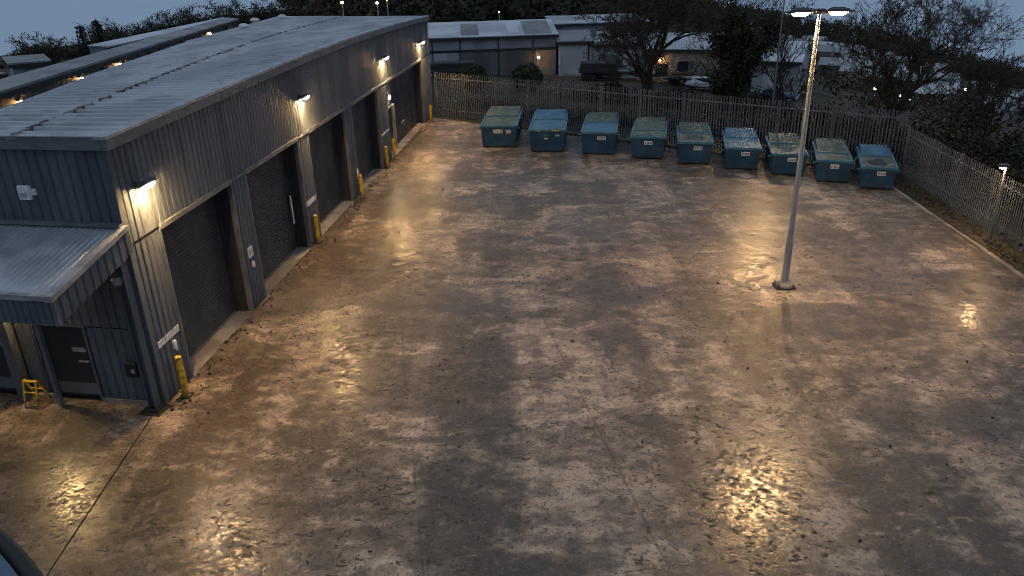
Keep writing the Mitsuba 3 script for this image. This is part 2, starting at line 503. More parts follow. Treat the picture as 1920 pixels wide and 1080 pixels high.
# thresholds run in the door recesses
# verge and kerb along the right fence
RF = [np.array([18.9, 35.9]), np.array([16.75, 12.0]), np.array([15.9, -4.0])]
kerb_m = []


def along(a, b, o0, o1, z0, z1):
    d = (b - a) / np.linalg.norm(b - a)
    n_ = np.array([-d[1], d[0]])
    P = [a + n_ * o0, b + n_ * o0, b + n_ * o1, a + n_ * o1]
    if np.cross(P[1] - P[0], P[2] - P[0]) < 0:
        P = P[::-1]
    return box8([(*p, z0) for p in P] + [(*p, z1) for p in P])


obj('verge', flat_poly([(17.55, 36.6), (17.0, 24), (16.1, 12), (15.2, -4), (16.6, -4), (17.4, 12), (18.4, 24), (19.6, 36.6)], -.03, .035), 'm_ground', kind='structure',
    label='earth verge at the foot of the right fence')
kv = []
for k in range(14):
    a = np.array([17.42, 35.2]) + (np.array([16.0, 12.0]) - np.array([17.42, 35.2])) * k / 14
    b = np.array([17.42, 35.2]) + (np.array([16.0, 12.0]) - np.array([17.42, 35.2])) * (k + 1) / 14
    dd = (b - a) / np.linalg.norm(b - a)
    kv.append((a + dd * .01, b - dd * .01))
k_ = thing('kerb', 'low concrete kerb between the yard and the verge at the right fence', 'kerb')
for a, b in kv:
    obj('kerb_stone', along(a, b, -.07, .07, -.02, .06 + .015 * rng.random()), 'm_concrete', k_)


def leaf_quads(c, size, rg, up=.3, aspect=.6):
    """one crossed-free quad per centre with random orientation"""
    n = len(c)
    a = rg.normal(size=(n, 3)); a /= np.linalg.norm(a, axis=1, keepdims=True)
    b = rg.normal(size=(n, 3)); b -= a * (a * b).sum(1, keepdims=True); b /= np.linalg.norm(b, axis=1, keepdims=True)
    s = (size * (.6 + .8 * rg.random(n)))[:, None]
    v = np.stack([c - a * s, c - b * s * aspect, c + a * s, c + b * s * aspect], 1).reshape(-1, 3)
    i = np.arange(n)[:, None] * 4
    return trimesh.Trimesh(v, np.vstack([i + [0, 1, 2], i + [0, 2, 3]]), process=False)


lc = []
for k in range(1500):
    t = rng.random()
    p = np.array([18.2, 36]) * (1 - t) + np.array([16.6, 12]) * t + np.array([rng.normal(0, .33), rng.normal(0, .3)])
    lc.append((p[0], p[1], .04 + .05 * rng.random()))
for k in range(900):
    t = rng.random() ** .8
    p = np.array([-5.6, 54.2]) * (1 - t) + np.array([18.3, 35.9]) * t + np.array([-.1, -abs(rng.normal(0, .35)) - .02])
    lc.append((p[0], p[1], .03 + .06 * rng.random()))
for k in range(420):
    p = BO + EU * rng.uniform(-.5, 38) - EW * (.06 + abs(rng.normal(0, .28)))
    lc.append((p[0], p[1], .012 + .02 * rng.random()))
for k in range(160):
    lc.append((rng.uniform(-9, 16), rng.uniform(11, 42) - 5, .012))
obj('leaf_litter', leaf_quads(np.array(lc), np.full(len(lc), .055), rng), 'm_litter', kind='stuff', cat='leaves', label='brown leaf litter and weeds along the foot of the fences')

# ------------------------------------------------------------------ warehouse
wh = thing('warehouse', 'long dark grey metal-clad warehouse with five large door bays, left of the yard', 'warehouse')
ULEN, ZL, ZE = 39.0, 4.21, 6.52
def camber(u):
    return .30 * np.sin(np.pi * np.clip(np.asarray(u, float) / ULEN, 0, 1))
def sweep_u(ua, ub, o0, o1, z0, z1, n=26):
    """a bar along the front wall that follows the slight camber of the eave"""
    u = np.linspace(ua, ub, n); c = camber(u)
    V = np.vstack([np.column_stack([u, np.full(n, o), z + c]) for o, z in ((o0, z0), (o1, z0), (o1, z1), (o0, z1))])
    F = []
    for k in range(4):
        j = (k + 1) % 4
        for i in range(n - 1):
            F += [[k * n + i, j * n + i, j * n + i + 1], [k * n + i, j * n + i + 1, k * n + i + 1]]
    F += [[0, 3 * n, 2 * n], [0, 2 * n, n], [n - 1, 2 * n - 1, 3 * n - 1], [n - 1, 3 * n - 1, 4 * n - 1]]
    return xf(trimesh.Trimesh(V, np.array(F)[:, ::-1], process=False), to_b)
bays = [(1.41, 5.54), (6.67, 11.37), (12.64, 17.60), (18.70, 23.50), (25.60, 35.85)]
piers = [(0.0, 1.41), (5.54, 6.67), (11.37, 12.64), (17.60, 18.70), (23.50, 25.60), (35.85, ULEN)]
REC = .52
# upper band in sheets of 1 m cover, each with its ribs
obj('wall_cladding', xf(ribbed(0.16, 12.0, ZL + .06, lambda a: ZE + camber(a), depth=.026), to_b), 'm_clad', wh)
obj('wall_cladding', xf(ribbed(12.0, ULEN - .02, ZL + .06, lambda a: ZE + camber(a), depth=.010), to_b), 'm_clad', wh)
core = [wbox(to_b, 0.12, ULEN - .03, -REC - .3, 0, ZL + .02, ZE + .1)]
obj('wall_core', cat_(core), 'm_dark', wh)
for a, b in piers:
    a_ = max(a, .16)
    obj('pier', cat_([wbox(to_b, a + (.12 if a == 0 else 0), b, -REC - .25, 0, 0, ZL + .015)]), 'm_dark', wh)
    obj('pier_cladding', xf(ribbed(a_ + .06, b - .07, .03, ZL), to_b), 'm_clad', wh)
    for e in ((a,) if a > 0 else ()) + ((b,) if b < ULEN - 1 else ()):
        s = .07 if e == a else -.07
        lo, hi = sorted((e - .006 * np.sign(s), e + s))
        obj('door_edge_trim', wbox(to_b, lo, hi, -.10, .048, 0.0, ZL - .002), 'm_trim', wh)
obj('corner_trim', cat_([wbox(to_b, -.045, .17, -.01, .05, 0, ZE), xf(bx(-.045, .16, -.01, .05, .0, ZE), to_e)]), 'm_clad', wh)
obj('far_corner_trim', wbox(to_b, ULEN - .16, ULEN + .05, -.2, .052, 0, ZE), 'm_trim', wh)
for a, b in bays:
    obj('door_lintel', wbox(to_b, a - .04, b + .04, -.12, .085, ZL - .02, ZL + .10), 'm_trimlight', wh)
for a, b in piers[1:5]:
    obj('drip_trim', wbox(to_b, a + .05, b - .05, .0, .062, ZL + .004, ZL + .062), 'm_trim', wh)


def curtain(u0, u1, z0, z1, o, pitch=.115, depth=.011):
    n = int(round((z1 - z0) / pitch))
    zs, os_ = [], []
    for k in range(n):
        z = z0 + (z1 - z0) * k / n
        p = (z1 - z0) / n
        for f, q in ((0.02, 0), (.22, .8), (.5, 1), (.78, .8), (.98, 0)):
            zs.append(z + f * p); os_.append(o + q * depth)
    zs, os_ = np.array(zs), np.array(os_)
    m = len(zs)
    v = np.vstack([np.column_stack([np.full(m, u0), os_, zs]), np.column_stack([np.full(m, u1), os_, zs])])
    i = np.arange(m - 1)
    return trimesh.Trimesh(v, np.vstack([np.column_stack([i, m + i, m + i + 1]), np.column_stack([i, m + i + 1, i + 1])]), process=False)


for n_, (a, b) in enumerate(bays[:4]):
    d = obj('roller_door', xf(curtain(a, b, .06, ZL, -REC, depth=(.022, .016, .011, .011)[n_]), to_b), 'm_door', wh)
    obj('bottom_rail', wbox(to_b, a + .02, b - .02, -REC - .02, -REC + .05, .0, .075), 'm_trim', d)
    for e, s in ((a, 1), (b, -1)):
        lo, hi = sorted((e, e + s * .11))
        obj('guide_rail', wbox(to_b, lo, hi, -REC - .03, -REC + .075, 0, ZL), 'm_door', d)
    obj('door_sill', wbox(to_b, a, b, -REC, .03, -.04, .012), 'm_concrete', wh)
obj('door_handle', wbox(to_b, 10.98, 11.06, -.40, -.36, 1.1, 2.2, ch=.01), 'm_white', wh)
# the last bay: a lit lobby with a doorway, then a panelled door
a, b = bays[4]
obj('door_sill', wbox(to_b, a, b, -REC, .03, -.04, .012), 'm_concrete', wh)
obj('lobby_wall', wbox(to_b, a, a + 1.2, -REC - .04, -REC + .03, 0, ZL), 'm_farwallbeige', wh)
obj('lobby_wall', wbox(to_b, a + 1.2, a + 3.1, -REC - .04, -REC + .025, 2.55, ZL), 'm_clad', wh)
obj('doorway_frame', cat_([wbox(to_b, a + 1.2, a + 1.34, -REC, -REC + .12, 0, 2.55), wbox(to_b, a + 2.96, a + 3.1, -REC, -REC + .2, 0, 2.6), wbox(to_b, a + 1.34, a + 2.96, -REC, -REC + .12, 2.42, 2.55)]), 'm_farwallbeige', wh)
obj('personnel_door', wbox(to_b, a + 1.34, a + 2.96, -REC - .02, -REC + .02, 0.02, 2.42), 'm_door', wh)
sd = obj('sectional_door', wbox(to_b, a + 3.1, b, -REC - .05, -REC - .012, 0, ZL), 'm_door', wh)
for k in range(5):
    obj('door_panel', wbox(to_b, a + 3.16, b - .1, -REC - .02, -REC + .03, .03 + k * .835, .03 + k * .835 + .815, ch=.02), 'm_door', sd)
obj('door_label', cat_([wbox(to_b, a + 5.4, a + 5.62, -REC, -REC + .036, .95, 1.1), wbox(to_b, a + 5.9, a + 6.12, -REC, -REC + .036, .95, 1.1)]), 'm_white', sd)

# end wall
WE = 7.6
def top_e(t):
    return np.full_like(t, ZE)
WR = 3.75
obj('end_wall_core', xf(bx(.03, WR, -.25, -.001, 2.2, ZE), to_e), 'm_dark', wh)
obj('annex_wall_core', xf(bx(WR, WE, -.25, -.001, 2.2, 4.75), to_e), 'm_dark', wh)
door_t = [(1.70, 3.10), (3.75, 5.2)]
segs = [(.16, 1.70), (3.10, 3.75), (5.2, WE)]
obj('end_cladding', xf(ribbed(.16, WR, 2.13, ZE), to_e), 'm_clad', wh)
obj('end_cladding', xf(ribbed(WR, WE, 2.13, 4.7), to_e), 'm_clad', wh)
for a, b in segs:
    obj('end_cladding', xf(ribbed(a + .05, b - .05, .12, 2.10), to_e), 'm_clad', wh)
    obj('end_wall_core', xf(bx(a, b, -.25, -.001, 0, 2.2), to_e), 'm_dark', wh)
    obj('plinth', xf(bx(a, b, -.02, .07, 0, .11), to_e), 'm_concrete', wh)
for k, (a, b) in enumerate(door_t):
    d = obj('entrance_door', xf(bx(a, b, -.16, -.10, .02, 2.1), to_e), 'm_dark', wh)
    obj('door_frame', cat_([xf(bx(a, a + .06, -.12, .055, 0, 2.1), to_e), xf(bx(b - .06, b, -.12, .055, 0, 2.1), to_e), xf(bx(a - .03, b + .03, -.12, .06, 2.1, 2.17), to_e)]), 'm_trim', d)
    obj('letter_plate', xf(cbx(a + .25, a + .62, -.11, -.075, 1.33, 1.45, b=.01), to_e), 'm_galv', d)
    obj('handle', xf(cbx(a + .22, a + .5, -.11, -.05, 1.05, 1.09, b=.008), to_e), 'm_galv', d)
    if k:
        obj('door_glass', xf(bx(a + .2, b - .2, -.11, -.094, .95, 1.95), to_e), 'm_window', d)
    obj('kick_plate', xf(bx(a + .1, b - .1, -.11, -.092, .1, .42), to_e), 'm_trim', d)
# rear and far walls
WF = 10.5
def wv(u, w):
    return to_b([u, -w, 0])[0, :2]
rear0, rear1 = to_e([WR, 0, 0])[0, :2], wv(ULEN, WF)
far0 = wv(ULEN, 0)
def wallbox(p, q, th, z0, z1):
    d = (q - p) / np.linalg.norm(q - p); n_ = np.array([-d[1], d[0]]) * th
    P = [p, q, q + n_, p + n_]
    if np.cross(P[1] - P[0], P[2] - P[0]) < 0:
        P = P[::-1]
    return box8([(*x, z0) for x in P] + [(*x, z1) for x in P])
for (ua, wa), (ub, wb_) in zip([(0.0, 3.75), (9.0, 5.9), (21.0, 8.3)], [(9.0, 5.9), (21.0, 8.3), (39.0, 10.5)]):
    obj('rear_wall', wallbox(wv(ua, wa - .1), wv(ub, wb_ - .1), .2, 0, 6.70), 'm_clad', wh)
obj('annex_rear_wall', xf(bx(WR, WE, -4.0, -.25, 0, 4.74), to_e), 'm_clad', wh)
obj('gable_wall', wallbox(far0, rear1, -.2, 0, 6.72), 'm_clad', wh)

# roof: corrugations run from the eave to the back
SLOPE = .018
def near_u(w):  # the verge follows the skewed end wall
    return to_local(to_e([w, .10, 0])[0, :2])
def to_local(xy):
    v = xy - BO
    return v @ EU, v @ EW
REAR = [(0.0, 3.75), (9.0, 5.9), (21.0, 8.3), (39.0, 10.5)]
def rear_w(u):
    return np.interp(u, [q[0] for q in REAR], [q[1] for q in REAR])
def roof_sheet(fa, fb, ua, ub, dz, pitch=.50, depth=.085):
    k = np.arange(math.floor(ua / pitch), math.ceil(ub / pitch) + 1)
    pts = np.concatenate([[(x * pitch, 0), (x * pitch + .27, 0), (x * pitch + .33, depth), (x * pitch + .44, depth)] for x in k])
    pts = pts[(pts[:, 0] >= ua) & (pts[:, 0] <= ub)]
    rows = []
    for s in np.linspace(0, 1, 5):
        w = fa(pts[:, 0]) * (1 - s) + fb(pts[:, 0]) * s
        v = to_b(np.column_stack([pts[:, 0], -w, 6.70 + SLOPE * w + pts[:, 1] + dz + camber(pts[:, 0]) * (1 - np.clip(w / rear_w(pts[:, 0]), 0, 1))]))
        rows.append(v)
    n = len(pts); V = np.vstack(rows); i = np.arange(n - 1); F = []
    for r in range(4):
        F += [np.column_stack([r * n + i, (r + 1) * n + i + 1, r * n + i + 1]), np.column_stack([r * n + i, (r + 1) * n + i, (r + 1) * n + i + 1])]
    return trimesh.Trimesh(V, np.vstack(F), process=False)
seam = lambda u: rear_w(u) * .55
u0s = near_u(0.)[0]
du = near_u(6.0)[0]
# a wedge at the near end makes up the skew of the verge
rf = obj('roof', roof_sheet(lambda u: u * 0 - .02, lambda u: seam(u) + .12, -.02, ULEN + .08, 0), 'm_roof', wh)
obj('upper_roof_sheets', roof_sheet(lambda u: seam(u), lambda u: rear_w(u), .05, ULEN + .08, .012), 'm_roof', rf)
sl = []
for k in range(64):
    u = .6 * k + .1
    if rng.random() < .8 and u < ULEN:
        L_ = .25 + .4 * rng.random()
        w = float(seam(np.array(u))) + rng.normal(0, .012)
        obj('seam_sealant', wbox(to_b, u, min(u + L_, ULEN), -w - .02 - .05 * rng.random(), -w + .03, 6.705 + SLOPE * w + .45 * camber(u), 6.81 + SLOPE * w + .45 * camber(u)), 'm_seal', rf)
obj('fascia_gutter', sweep_u(-.16, ULEN + .1, .055, .20, 6.50, 6.735), 'm_trim', wh)
obj('gutter_flashing', sweep_u(-.165, ULEN + .105, -.10, .205, 6.737, 6.80), 'm_galv', wh)
obj('verge_trim', cat_([xf(bx(-.05, WR, -.06, .15, 6.50, 6.78), to_e)]), 'm_trim', wh)
obj('verge_flashing', cat_([xf(bx(-.05, WR, -.22, .16, 6.782, 6.806), to_e)]), 'm_galv', wh)
obj('gable_trim', wallbox(wv(ULEN + .12, -.1), wv(ULEN + .12, WF + .1), -.12, 6.45, 6.80), 'm_trim', wh)
for (ua, wa), (ub, wb_) in zip(REAR[:-1], REAR[1:]):
    obj('rear_trim', wallbox(wv(ua + .02, wa), wv(ub - .02, wb_), .12, 6.55, 6.71 + SLOPE * min(wa, wb_) + .075), 'm_galv', wh)
# roof vents
for u, w in ((28.5, 8.6), (33.6, 10.0), (36.6, 9.3)):
    x, y, _ = to_b([u, -w, 0])[0]
    m = lathe([(.16, 6.72), (.16, 7.0), (.28, 7.02), (.30, 7.08), (.20, 7.18), (.02, 7.22)], 14); m.apply_translation([x, y, 0])
    obj('roof_vent', m, 'm_white', rf, smooth=40)

# small fixings
def sign_strip(u0, u1, z0, z1, widths):
    """a line of worn white block lettering, too soft to read"""
    out, u = [], u0
    tot = sum(widths); k = (u1 - u0) / tot
    for i, w in enumerate(widths):
        if i % 2 == 0:
            out.append(wbox(to_b, u, u + w * k, .036, .046, z0, z1))
        u += w * k
    return cat_(out)
sg = numbered('wall_lettering')
obj('wall_lettering', sign_strip(.20, 1.24, 1.48, 1.66, [.9, .12, .5, .1, .8, .22, 1.0, .12, .7, .12, .9, .2, 1.1, .1, .8]), 'm_white', label='long strip of worn white lettering on the pier nearest the corner', cat='sign')
obj('wall_lettering', sign_strip(11.42, 12.58, 1.60, 1.80, [.3, .5, .9, .12, .5, .2, 1.2, .1, .6, .12, .9, .1, .4, .4, .4]), 'm_white', label='worn white lettering on the pier behind the second bollard', cat='sign')
obj('wall_lettering', sign_strip(23.7, 25.4, 1.70, 1.80, [.5, .2, 1.2, .1, .9, .2, 1.3, .1, .5]), 'm_white', label='thin white lettering on the pier before the lit far bay', cat='sign')
bs = thing('bay_sign', 'square white bay sign on the second pier', 'sign')
obj('plate', wbox(to_b, 5.88, 6.22, .036, .052, 1.66, 2.0), 'm_white', bs)
obj('print', cat_([wbox(to_b, 5.94, 6.02, .04, .056, 1.72, 1.92), wbox(to_b, 6.05, 6.16, .04, .056, 1.86, 1.9), wbox(to_b, 6.05, 6.16, .04, .056, 1.76, 1.8)]), 'm_grey', bs)
def key_box(name, u, z, w, h, label):
    k = thing(name, label, 'switch box')
    obj('case', wbox(to_b, u - w / 2, u + w / 2, .03, .10, z - h / 2, z + h / 2, ch=.012), 'm_white', k)
    obj('cover', wbox(to_b, u - w * .3, u + w * .3, .09, .112, z - h * .8, z - h * .55), 'm_grey', k)
key_box('door_control', .86, 1.27, .13, .22, 'small white door control box below the lettering nearest the corner')
key_box('door_control', 6.08, 1.42, .11, .16, 'small door control box under the square bay sign')
key_box('door_control', 18.55, 1.05, .10, .5, 'tall thin control post cover on the fourth pier')
ab = thing('alarm_box', 'white alarm box high on the end wall above the canopy', 'alarm box')
obj('case', xf(cbx(2.05, 2.36, .02, .14, 5.34, 5.66, b=.03), to_e), 'm_white', ab)
obj('grille', xf(bx(2.12, 2.29, .13, .148, 5.40, 5.50), to_e), 'm_grey', ab)
obj('conduit', xf(bx(1.93, 2.05, .03, .08, 5.44, 5.58), to_e), 'm_white', ab)
wb = thing('meter_box', 'black meter box on the end wall near the corner column', 'meter box')
obj('case', xf(cbx(.45, .78, .02, .15, .85, 1.22, b=.015), to_e), 'm_black', wb)
obj('label', xf(bx(.52, .62, .145, .153, .95, 1.06), to_e), 'm_grey', wb)

# wall lamps
lens_prof = None
def dome(rx, ry, h, n=18, rings=5):
    th = np.arange(n) / n * 2 * np.pi
    V, F = [], []
    for k in range(rings + 1):
        a = k / rings * np.pi / 2
        V.append(np.column_stack([rx * np.cos(a) * np.cos(th) + 1e-9, ry * np.cos(a) * np.sin(th), np.full(n, h * np.sin(a))]))
    V = np.vstack(V)
    for k in range(rings):
        for i in range(n):
            j = (i + 1) % n
            F += [[k * n + i, k * n + j, k * n + n + j], [k * n + i, k * n + n + j, k * n + n + i]]
    return trimesh.Trimesh(V, F, process=False)
def rot_x(m, deg):
    m = m.copy(); m.apply_transform(trimesh.transformations.rotation_matrix(math.radians(deg), [1, 0, 0])); return m
def wall_lamp(u, z, power, label, rec=0.0, s=1.0):
    k = thing('wall_lamp', label, 'wall lamp', 'lamps on the warehouse front wall')
    arm = tube([(0, -rec, 0), (0, .12 - rec, .02), (0, .24 - rec, .03)], .035, 8)
    plate = cbx(-.10, .10, -.0 - rec, .045 - rec, -.10, .10, b=.015)
    # head: tilted flat case, lens set in its underside and front
    case = cat_([cbx(-.25, .25, -.13, .13, 0.0, .085, b=.02), cbx(-.17, .17, -.09, .09, .08, .12, b=.02)])
    lens = dome(.225, .115, .075)
    lens = xf(lens, lambda v: v * np.array([1, 1, -1]))
    case, lens = rot_x(case, 26), rot_x(lens, 26)
    off = np.array([0, .27 - rec, .0])
    for m in (case, lens):
        m.apply_translation(off)
    def W(m):
        return xf(m, lambda v: to_b(v * s * np.array([1, 1, 1]) + np.array([u, .035, z])))
    obj('bracket', cat_([W(arm), W(plate)]), 'm_housing', k)
    obj('case', W(case), 'm_housing', k)
    L = W(lens)
    obj('lens', L, 'm_lens', k, em=area(WARM, power))
    return k
PW = 950
wall_lamp(.86, 5.47, PW * 1.0, 'lit wall lamp nearest the camera, above the first door bay')
wall_lamp(12.2, 5.62, PW * 1.1, 'lit wall lamp above the third pier, second from the camera')
wall_lamp(25.2, 5.55, PW * 1.1, 'lit wall lamp before the far bay, third from the camera')
wall_lamp(35.6, 5.35, PW * 1.0, 'lit wall lamp nearest the far corner of the warehouse')
bl = thing('bulkhead_lamp', 'small round lit lamp over the doorway in the far bay', 'wall lamp')
m = dome(.13, .13, .10); m = xf(rot_x(m, -90), lambda v: to_b(v + np.array([28.0, -REC + .08, 3.05])))
obj('case', xf(cbx(27.84, 28.16, -REC - .02, -REC + .08, 2.89, 3.21, b=.02), to_b), 'm_housing', bl)
obj('lens', m, 'm_lens', bl, em=area(NEUTRAL, 90))

# ------------------------------------------------------------------ entrance canopy
cp = thing('entrance_canopy', 'sloping grey metal entrance canopy on the near end of the warehouse', 'canopy')
CO, CT = 2.55, WE + .4
def zc(o):
    return 4.72 - .235 * o
kk = np.arange(0, CT, .152)
pts = np.concatenate([[(x, 0), (x + .045, 0), (x + .065, .026), (x + .125, .026)] for x in kk])
V = np.vstack([np.column_stack([pts[:, 0] - .02, np.full(len(pts), o), zc(o) + pts[:, 1]]) for o in (0.0, CO)])
n = len(pts); i = np.arange(n - 1)
obj('roof_sheet', trimesh.Trimesh(to_e(V), np.vstack([np.column_stack([i, i + 1, n + i + 1]), np.column_stack([i, n + i + 1, n + i])]), process=False), 'm_canopyroof', cp)
obj('wall_flashing', xf(bx(-.05, CT, .0, .16, zc(0) + .03, zc(0) + .10), to_e), 'm_trim', cp)
def slope_box(t0, t1, o0, o1, d0, d1):
    return xf(bx(t0, t1, o0, o1, 0, 1), lambda v: to_e(np.column_stack([v[:, 0], v[:, 1], zc(v[:, 1]) + d0 + (d1 - d0) * v[:, 2]])))
FD = .60
obj('edge_flashing', cat_([slope_box(-.16, .02, .02, CO + .12, -.05, .06), xf(bx(-.158, CT, CO - .02, CO + .118, zc(CO) - .06, zc(CO) + .05), to_e)]), 'm_galv', cp)
rp = rib_profile(0.0, CO + .08, .25, .03)
sv = []
for o, q in rp:
    sv.append((-.10 - q, o))
sv = np.array(sv)
lo = np.column_stack([sv, zc(sv[:, 1]) - FD]); hi = np.column_stack([sv, zc(sv[:, 1]) - .03])
n = len(sv); i = np.arange(n - 1)
sidef = trimesh.Trimesh(to_e(np.vstack([lo, hi])), np.vstack([np.column_stack([i, i + 1, n + i + 1]), np.column_stack([i, n + i + 1, n + i])]), process=False)
obj('side_fascia', sidef, 'm_clad', cp)
obj('front_fascia', xf(ribbed(-.13, CT, zc(CO) - FD, zc(CO) - .03, .16, .022), lambda v: to_e(v + np.array([0, CO + .05, 0]))), 'm_clad', cp)
obj('corner_post_trim', xf(bx(-.145, -.06, CO + .0, CO + .092, zc(CO) - FD - .01, zc(CO) - .055), to_e), 'm_trim', cp)
obj('soffit', slope_box(-.08, CT, .06, CO + .03, -FD + .0, -FD + .05), 'm_farwallbeige', cp)
for t in (2.72, 6.6):
    obj('post', xf(cbx(t - .06, t + .06, .26, .38, 0, zc(.32) - FD, b=.01), to_e), 'm_trim', cp)
# downpipe column at the corner
cc = thing('corner_column', 'dark steel column with base shoe at the near corner of the warehouse', 'column')
obj('shaft', xf(cat_([bx(.02, .05, .12, .34, 0, 3.95), bx(.20, .23, .12, .34, 0, 3.95), bx(.05, .20, .215, .24, 0, 3.95)]), to_e), 'm_clad', cc)
obj('base_shoe', xf(cat_([cbx(-.16, .42, .0, .52, -.0, .03, b=.01), cbx(-.04, .28, .08, .40, .03, .10, b=.02)]), to_e), 'm_black', cc)
for a, b in ((-.08, .06), (.34, .06), (-.08, .46), (.34, .46)):
    m = lathe([(.035, .03), (.035, .06), (.015, .062), (.015, .10)], 8)
    obj('bolt', xf(m, lambda v: to_e(v + np.array([a, b, 0]))), 'm_black', cc)
cl = thing('security_camera', 'small grey security camera under the canopy by the corner column', 'camera')
obj('bracket', xf(bx(.22, .30, .02, .20, 3.55, 3.63), to_e), 'm_black', cl)
m = lathe([(.10, 3.40), (.13, 3.47), (.13, 3.56), (.10, 3.60)], 14)
obj('housing', xf(m, lambda v: to_e(v + np.array([.26, .25, 0]))), 'm_grey', cl, smooth=40)
# lamp under the canopy
cw = thing('canopy_lamp', 'lit lamp on the end wall under the entrance canopy', 'wall lamp')
m = dome(.20, .12, .09); m = rot_x(m, -118)
obj('case', xf(cbx(3.2, 3.62, .02, .10, 3.0, 3.3, b=.02), to_e), 'm_housing', cw)
L = xf(m, lambda v: to_e(v * np.array([1, 1, 1]) + np.array([3.41, .12, 3.14])))
obj('lens', L, 'm_lens', cw, em=area([1, .66, .27], 330))
# folding yellow barrier by the doors
af = thing('folding_barrier', 'small yellow folding barrier standing by the entrance doors', 'barrier')
def aframe(o0, lean):
    out = []
    for t in (3.12, 3.48):
        out.append(tube([to_e([t, o0, 0])[0], to_e([t, o0 + lean, .72])[0]], .022, 8))
    for z in (.16, .42, .70):
        q = lean * z / .72
        out.append(tube([to_e([3.12, o0 + q, z])[0], to_e([3.48, o0 + q, z])[0]], .018, 8))
    return cat_(out)
obj('front_frame', aframe(.62, -.16), 'm_yellow', af)
obj('rear_frame', aframe(.14, .28), 'm_yellow', af)

# ------------------------------------------------------------------ bollards
bp = mikit.ply(lathe([(.105, 0), (.105, .012), (.088, .014), (.088, 1.10), (.080, 1.135), (.055, 1.155), (.01, 1.163)], 18), 'm_yellow', smooth=35)
bfoot = mikit.ply(cbx(-.16, .16, -.16, .16, -.01, .012, b=.004), 'm_black')
for x, y, lab in [(-8.62, 16.62, 'yellow bollard nearest the camera, by the near corner of the warehouse'),
                  (-7.93, 28.09, 'yellow bollard at the third pier, between the second and third roller doors'),
                  (-7.30, 34.2, 'yellow bollard at the fourth pier, just before the fourth roller door'),
                  (-6.98, 39.9, 'yellow bollard in front of the pier before the lit far bay'),
                  (-6.86, 41.75, 'yellow bollard at the near side of the lit far bay'),
                  (-5.86, 52.5, 'yellow bollard at the far corner of the warehouse by the back fence')]:
    k = thing('bollard', lab, 'bollard', 'yellow bollards along the warehouse')
    obj('post', bp, None, k, to_world=T().translate([x, y, 0]))
    obj('base_plate', bfoot, None, k, to_world=T().translate([x, y, 0]))

# ------------------------------------------------------------------ palisade fences
def pale_mesh(h=2.42):
    # W section 70 mm wide, top cut to three points
    xs = np.array([-.036, -.020, -.008, .008, .020, .036])
    ys = np.array([-.004, -.018, 0, 0, -.018, -.004])
    tops = np.array([h - .06, h - .02, h, h, h - .02, h - .06])
    v = np.vstack([np.column_stack([xs, ys, np.full(6, .05)]), np.column_stack([xs, ys, tops])])
    i = np.arange(5)
    f = np.vstack([np.column_stack([i, i + 1, i + 7]), np.column_stack([i, i + 7, i + 6])])
    return trimesh.Trimesh(v, f, process=False)
def fence(a, b, label, spacing, h, postgap=2.75):
    pale = mikit.ply(pale_mesh(h), 'm_pale')
    k = thing('palisade_fence', label, 'fence')
    a, b = np.array(a), np.array(b)
    L = np.linalg.norm(b - a); d = (b - a) / L
    ang = math.degrees(math.atan2(d[1], d[0]))
    n = int(L / spacing)
    for i in range(n):
        p = a + d * (i + .5) * spacing
        obj('pale', pale, None, k, to_world=T().translate([p[0], p[1], rng.normal(0, .006)]).rotate([0, 0, 1], ang).rotate([0, 1, 0], rng.normal(0, .35)))
    nrm = np.array([-d[1], d[0]])
    for z in (.45, h - .42):
        for j in range(int(math.ceil(L / postgap))):
            s0, s1 = j * postgap + .06, min((j + 1) * postgap, L) - .06
            if s1 > s0:
                obj('rail', along(a + d * s0, a + d * s1, .004, .05, z, z + .06), 'm_pale', k)
    for j in range(int(L / postgap) + 1):
        p = a + d * j * postgap
        obj('post', along(p - d * .05, p + d * .05, .055, .13, 0, h - .05), 'm_pale', k)
    return k
FA, FC = (-5.75, 55.1), (18.85, 36.2)
fence(FA, FC, 'grey steel palisade fence across the back of the yard behind the skips', .165, 3.05)
fence(FC, (16.15, 4.0), 'grey steel palisade fence down the right side of the yard', .15, 2.34)

# lit lamp on the right fence
fl = thing('fence_lamp', 'lit lamp on a short post at the right fence', 'lamp')
fx, fy = 17.22, 25.95
obj('post', tube([(fx, fy, 0), (fx, fy, 3.0)], .05, 10), 'm_pale', fl)
obj('head', xf(cbx(-.16, .16, -.10, .10, 2.97, 3.08, b=.02), lambda v: v + [fx - .08, fy, 0]), 'm_housing', fl)
obj('post_cap', xf(cbx(-.07, .07, -.07, .07, 2.93, 2.975, b=.01), lambda v: v + [fx, fy, 0]), 'm_galv', fl)
m = dome(.13, .09, .07); m = xf(m, lambda v: v * [1, 1, -1]); m.apply_translation([fx - .10, fy, 2.968])
obj('lens', m, 'm_lens', fl, smooth=False, em=area(WARM, 600))

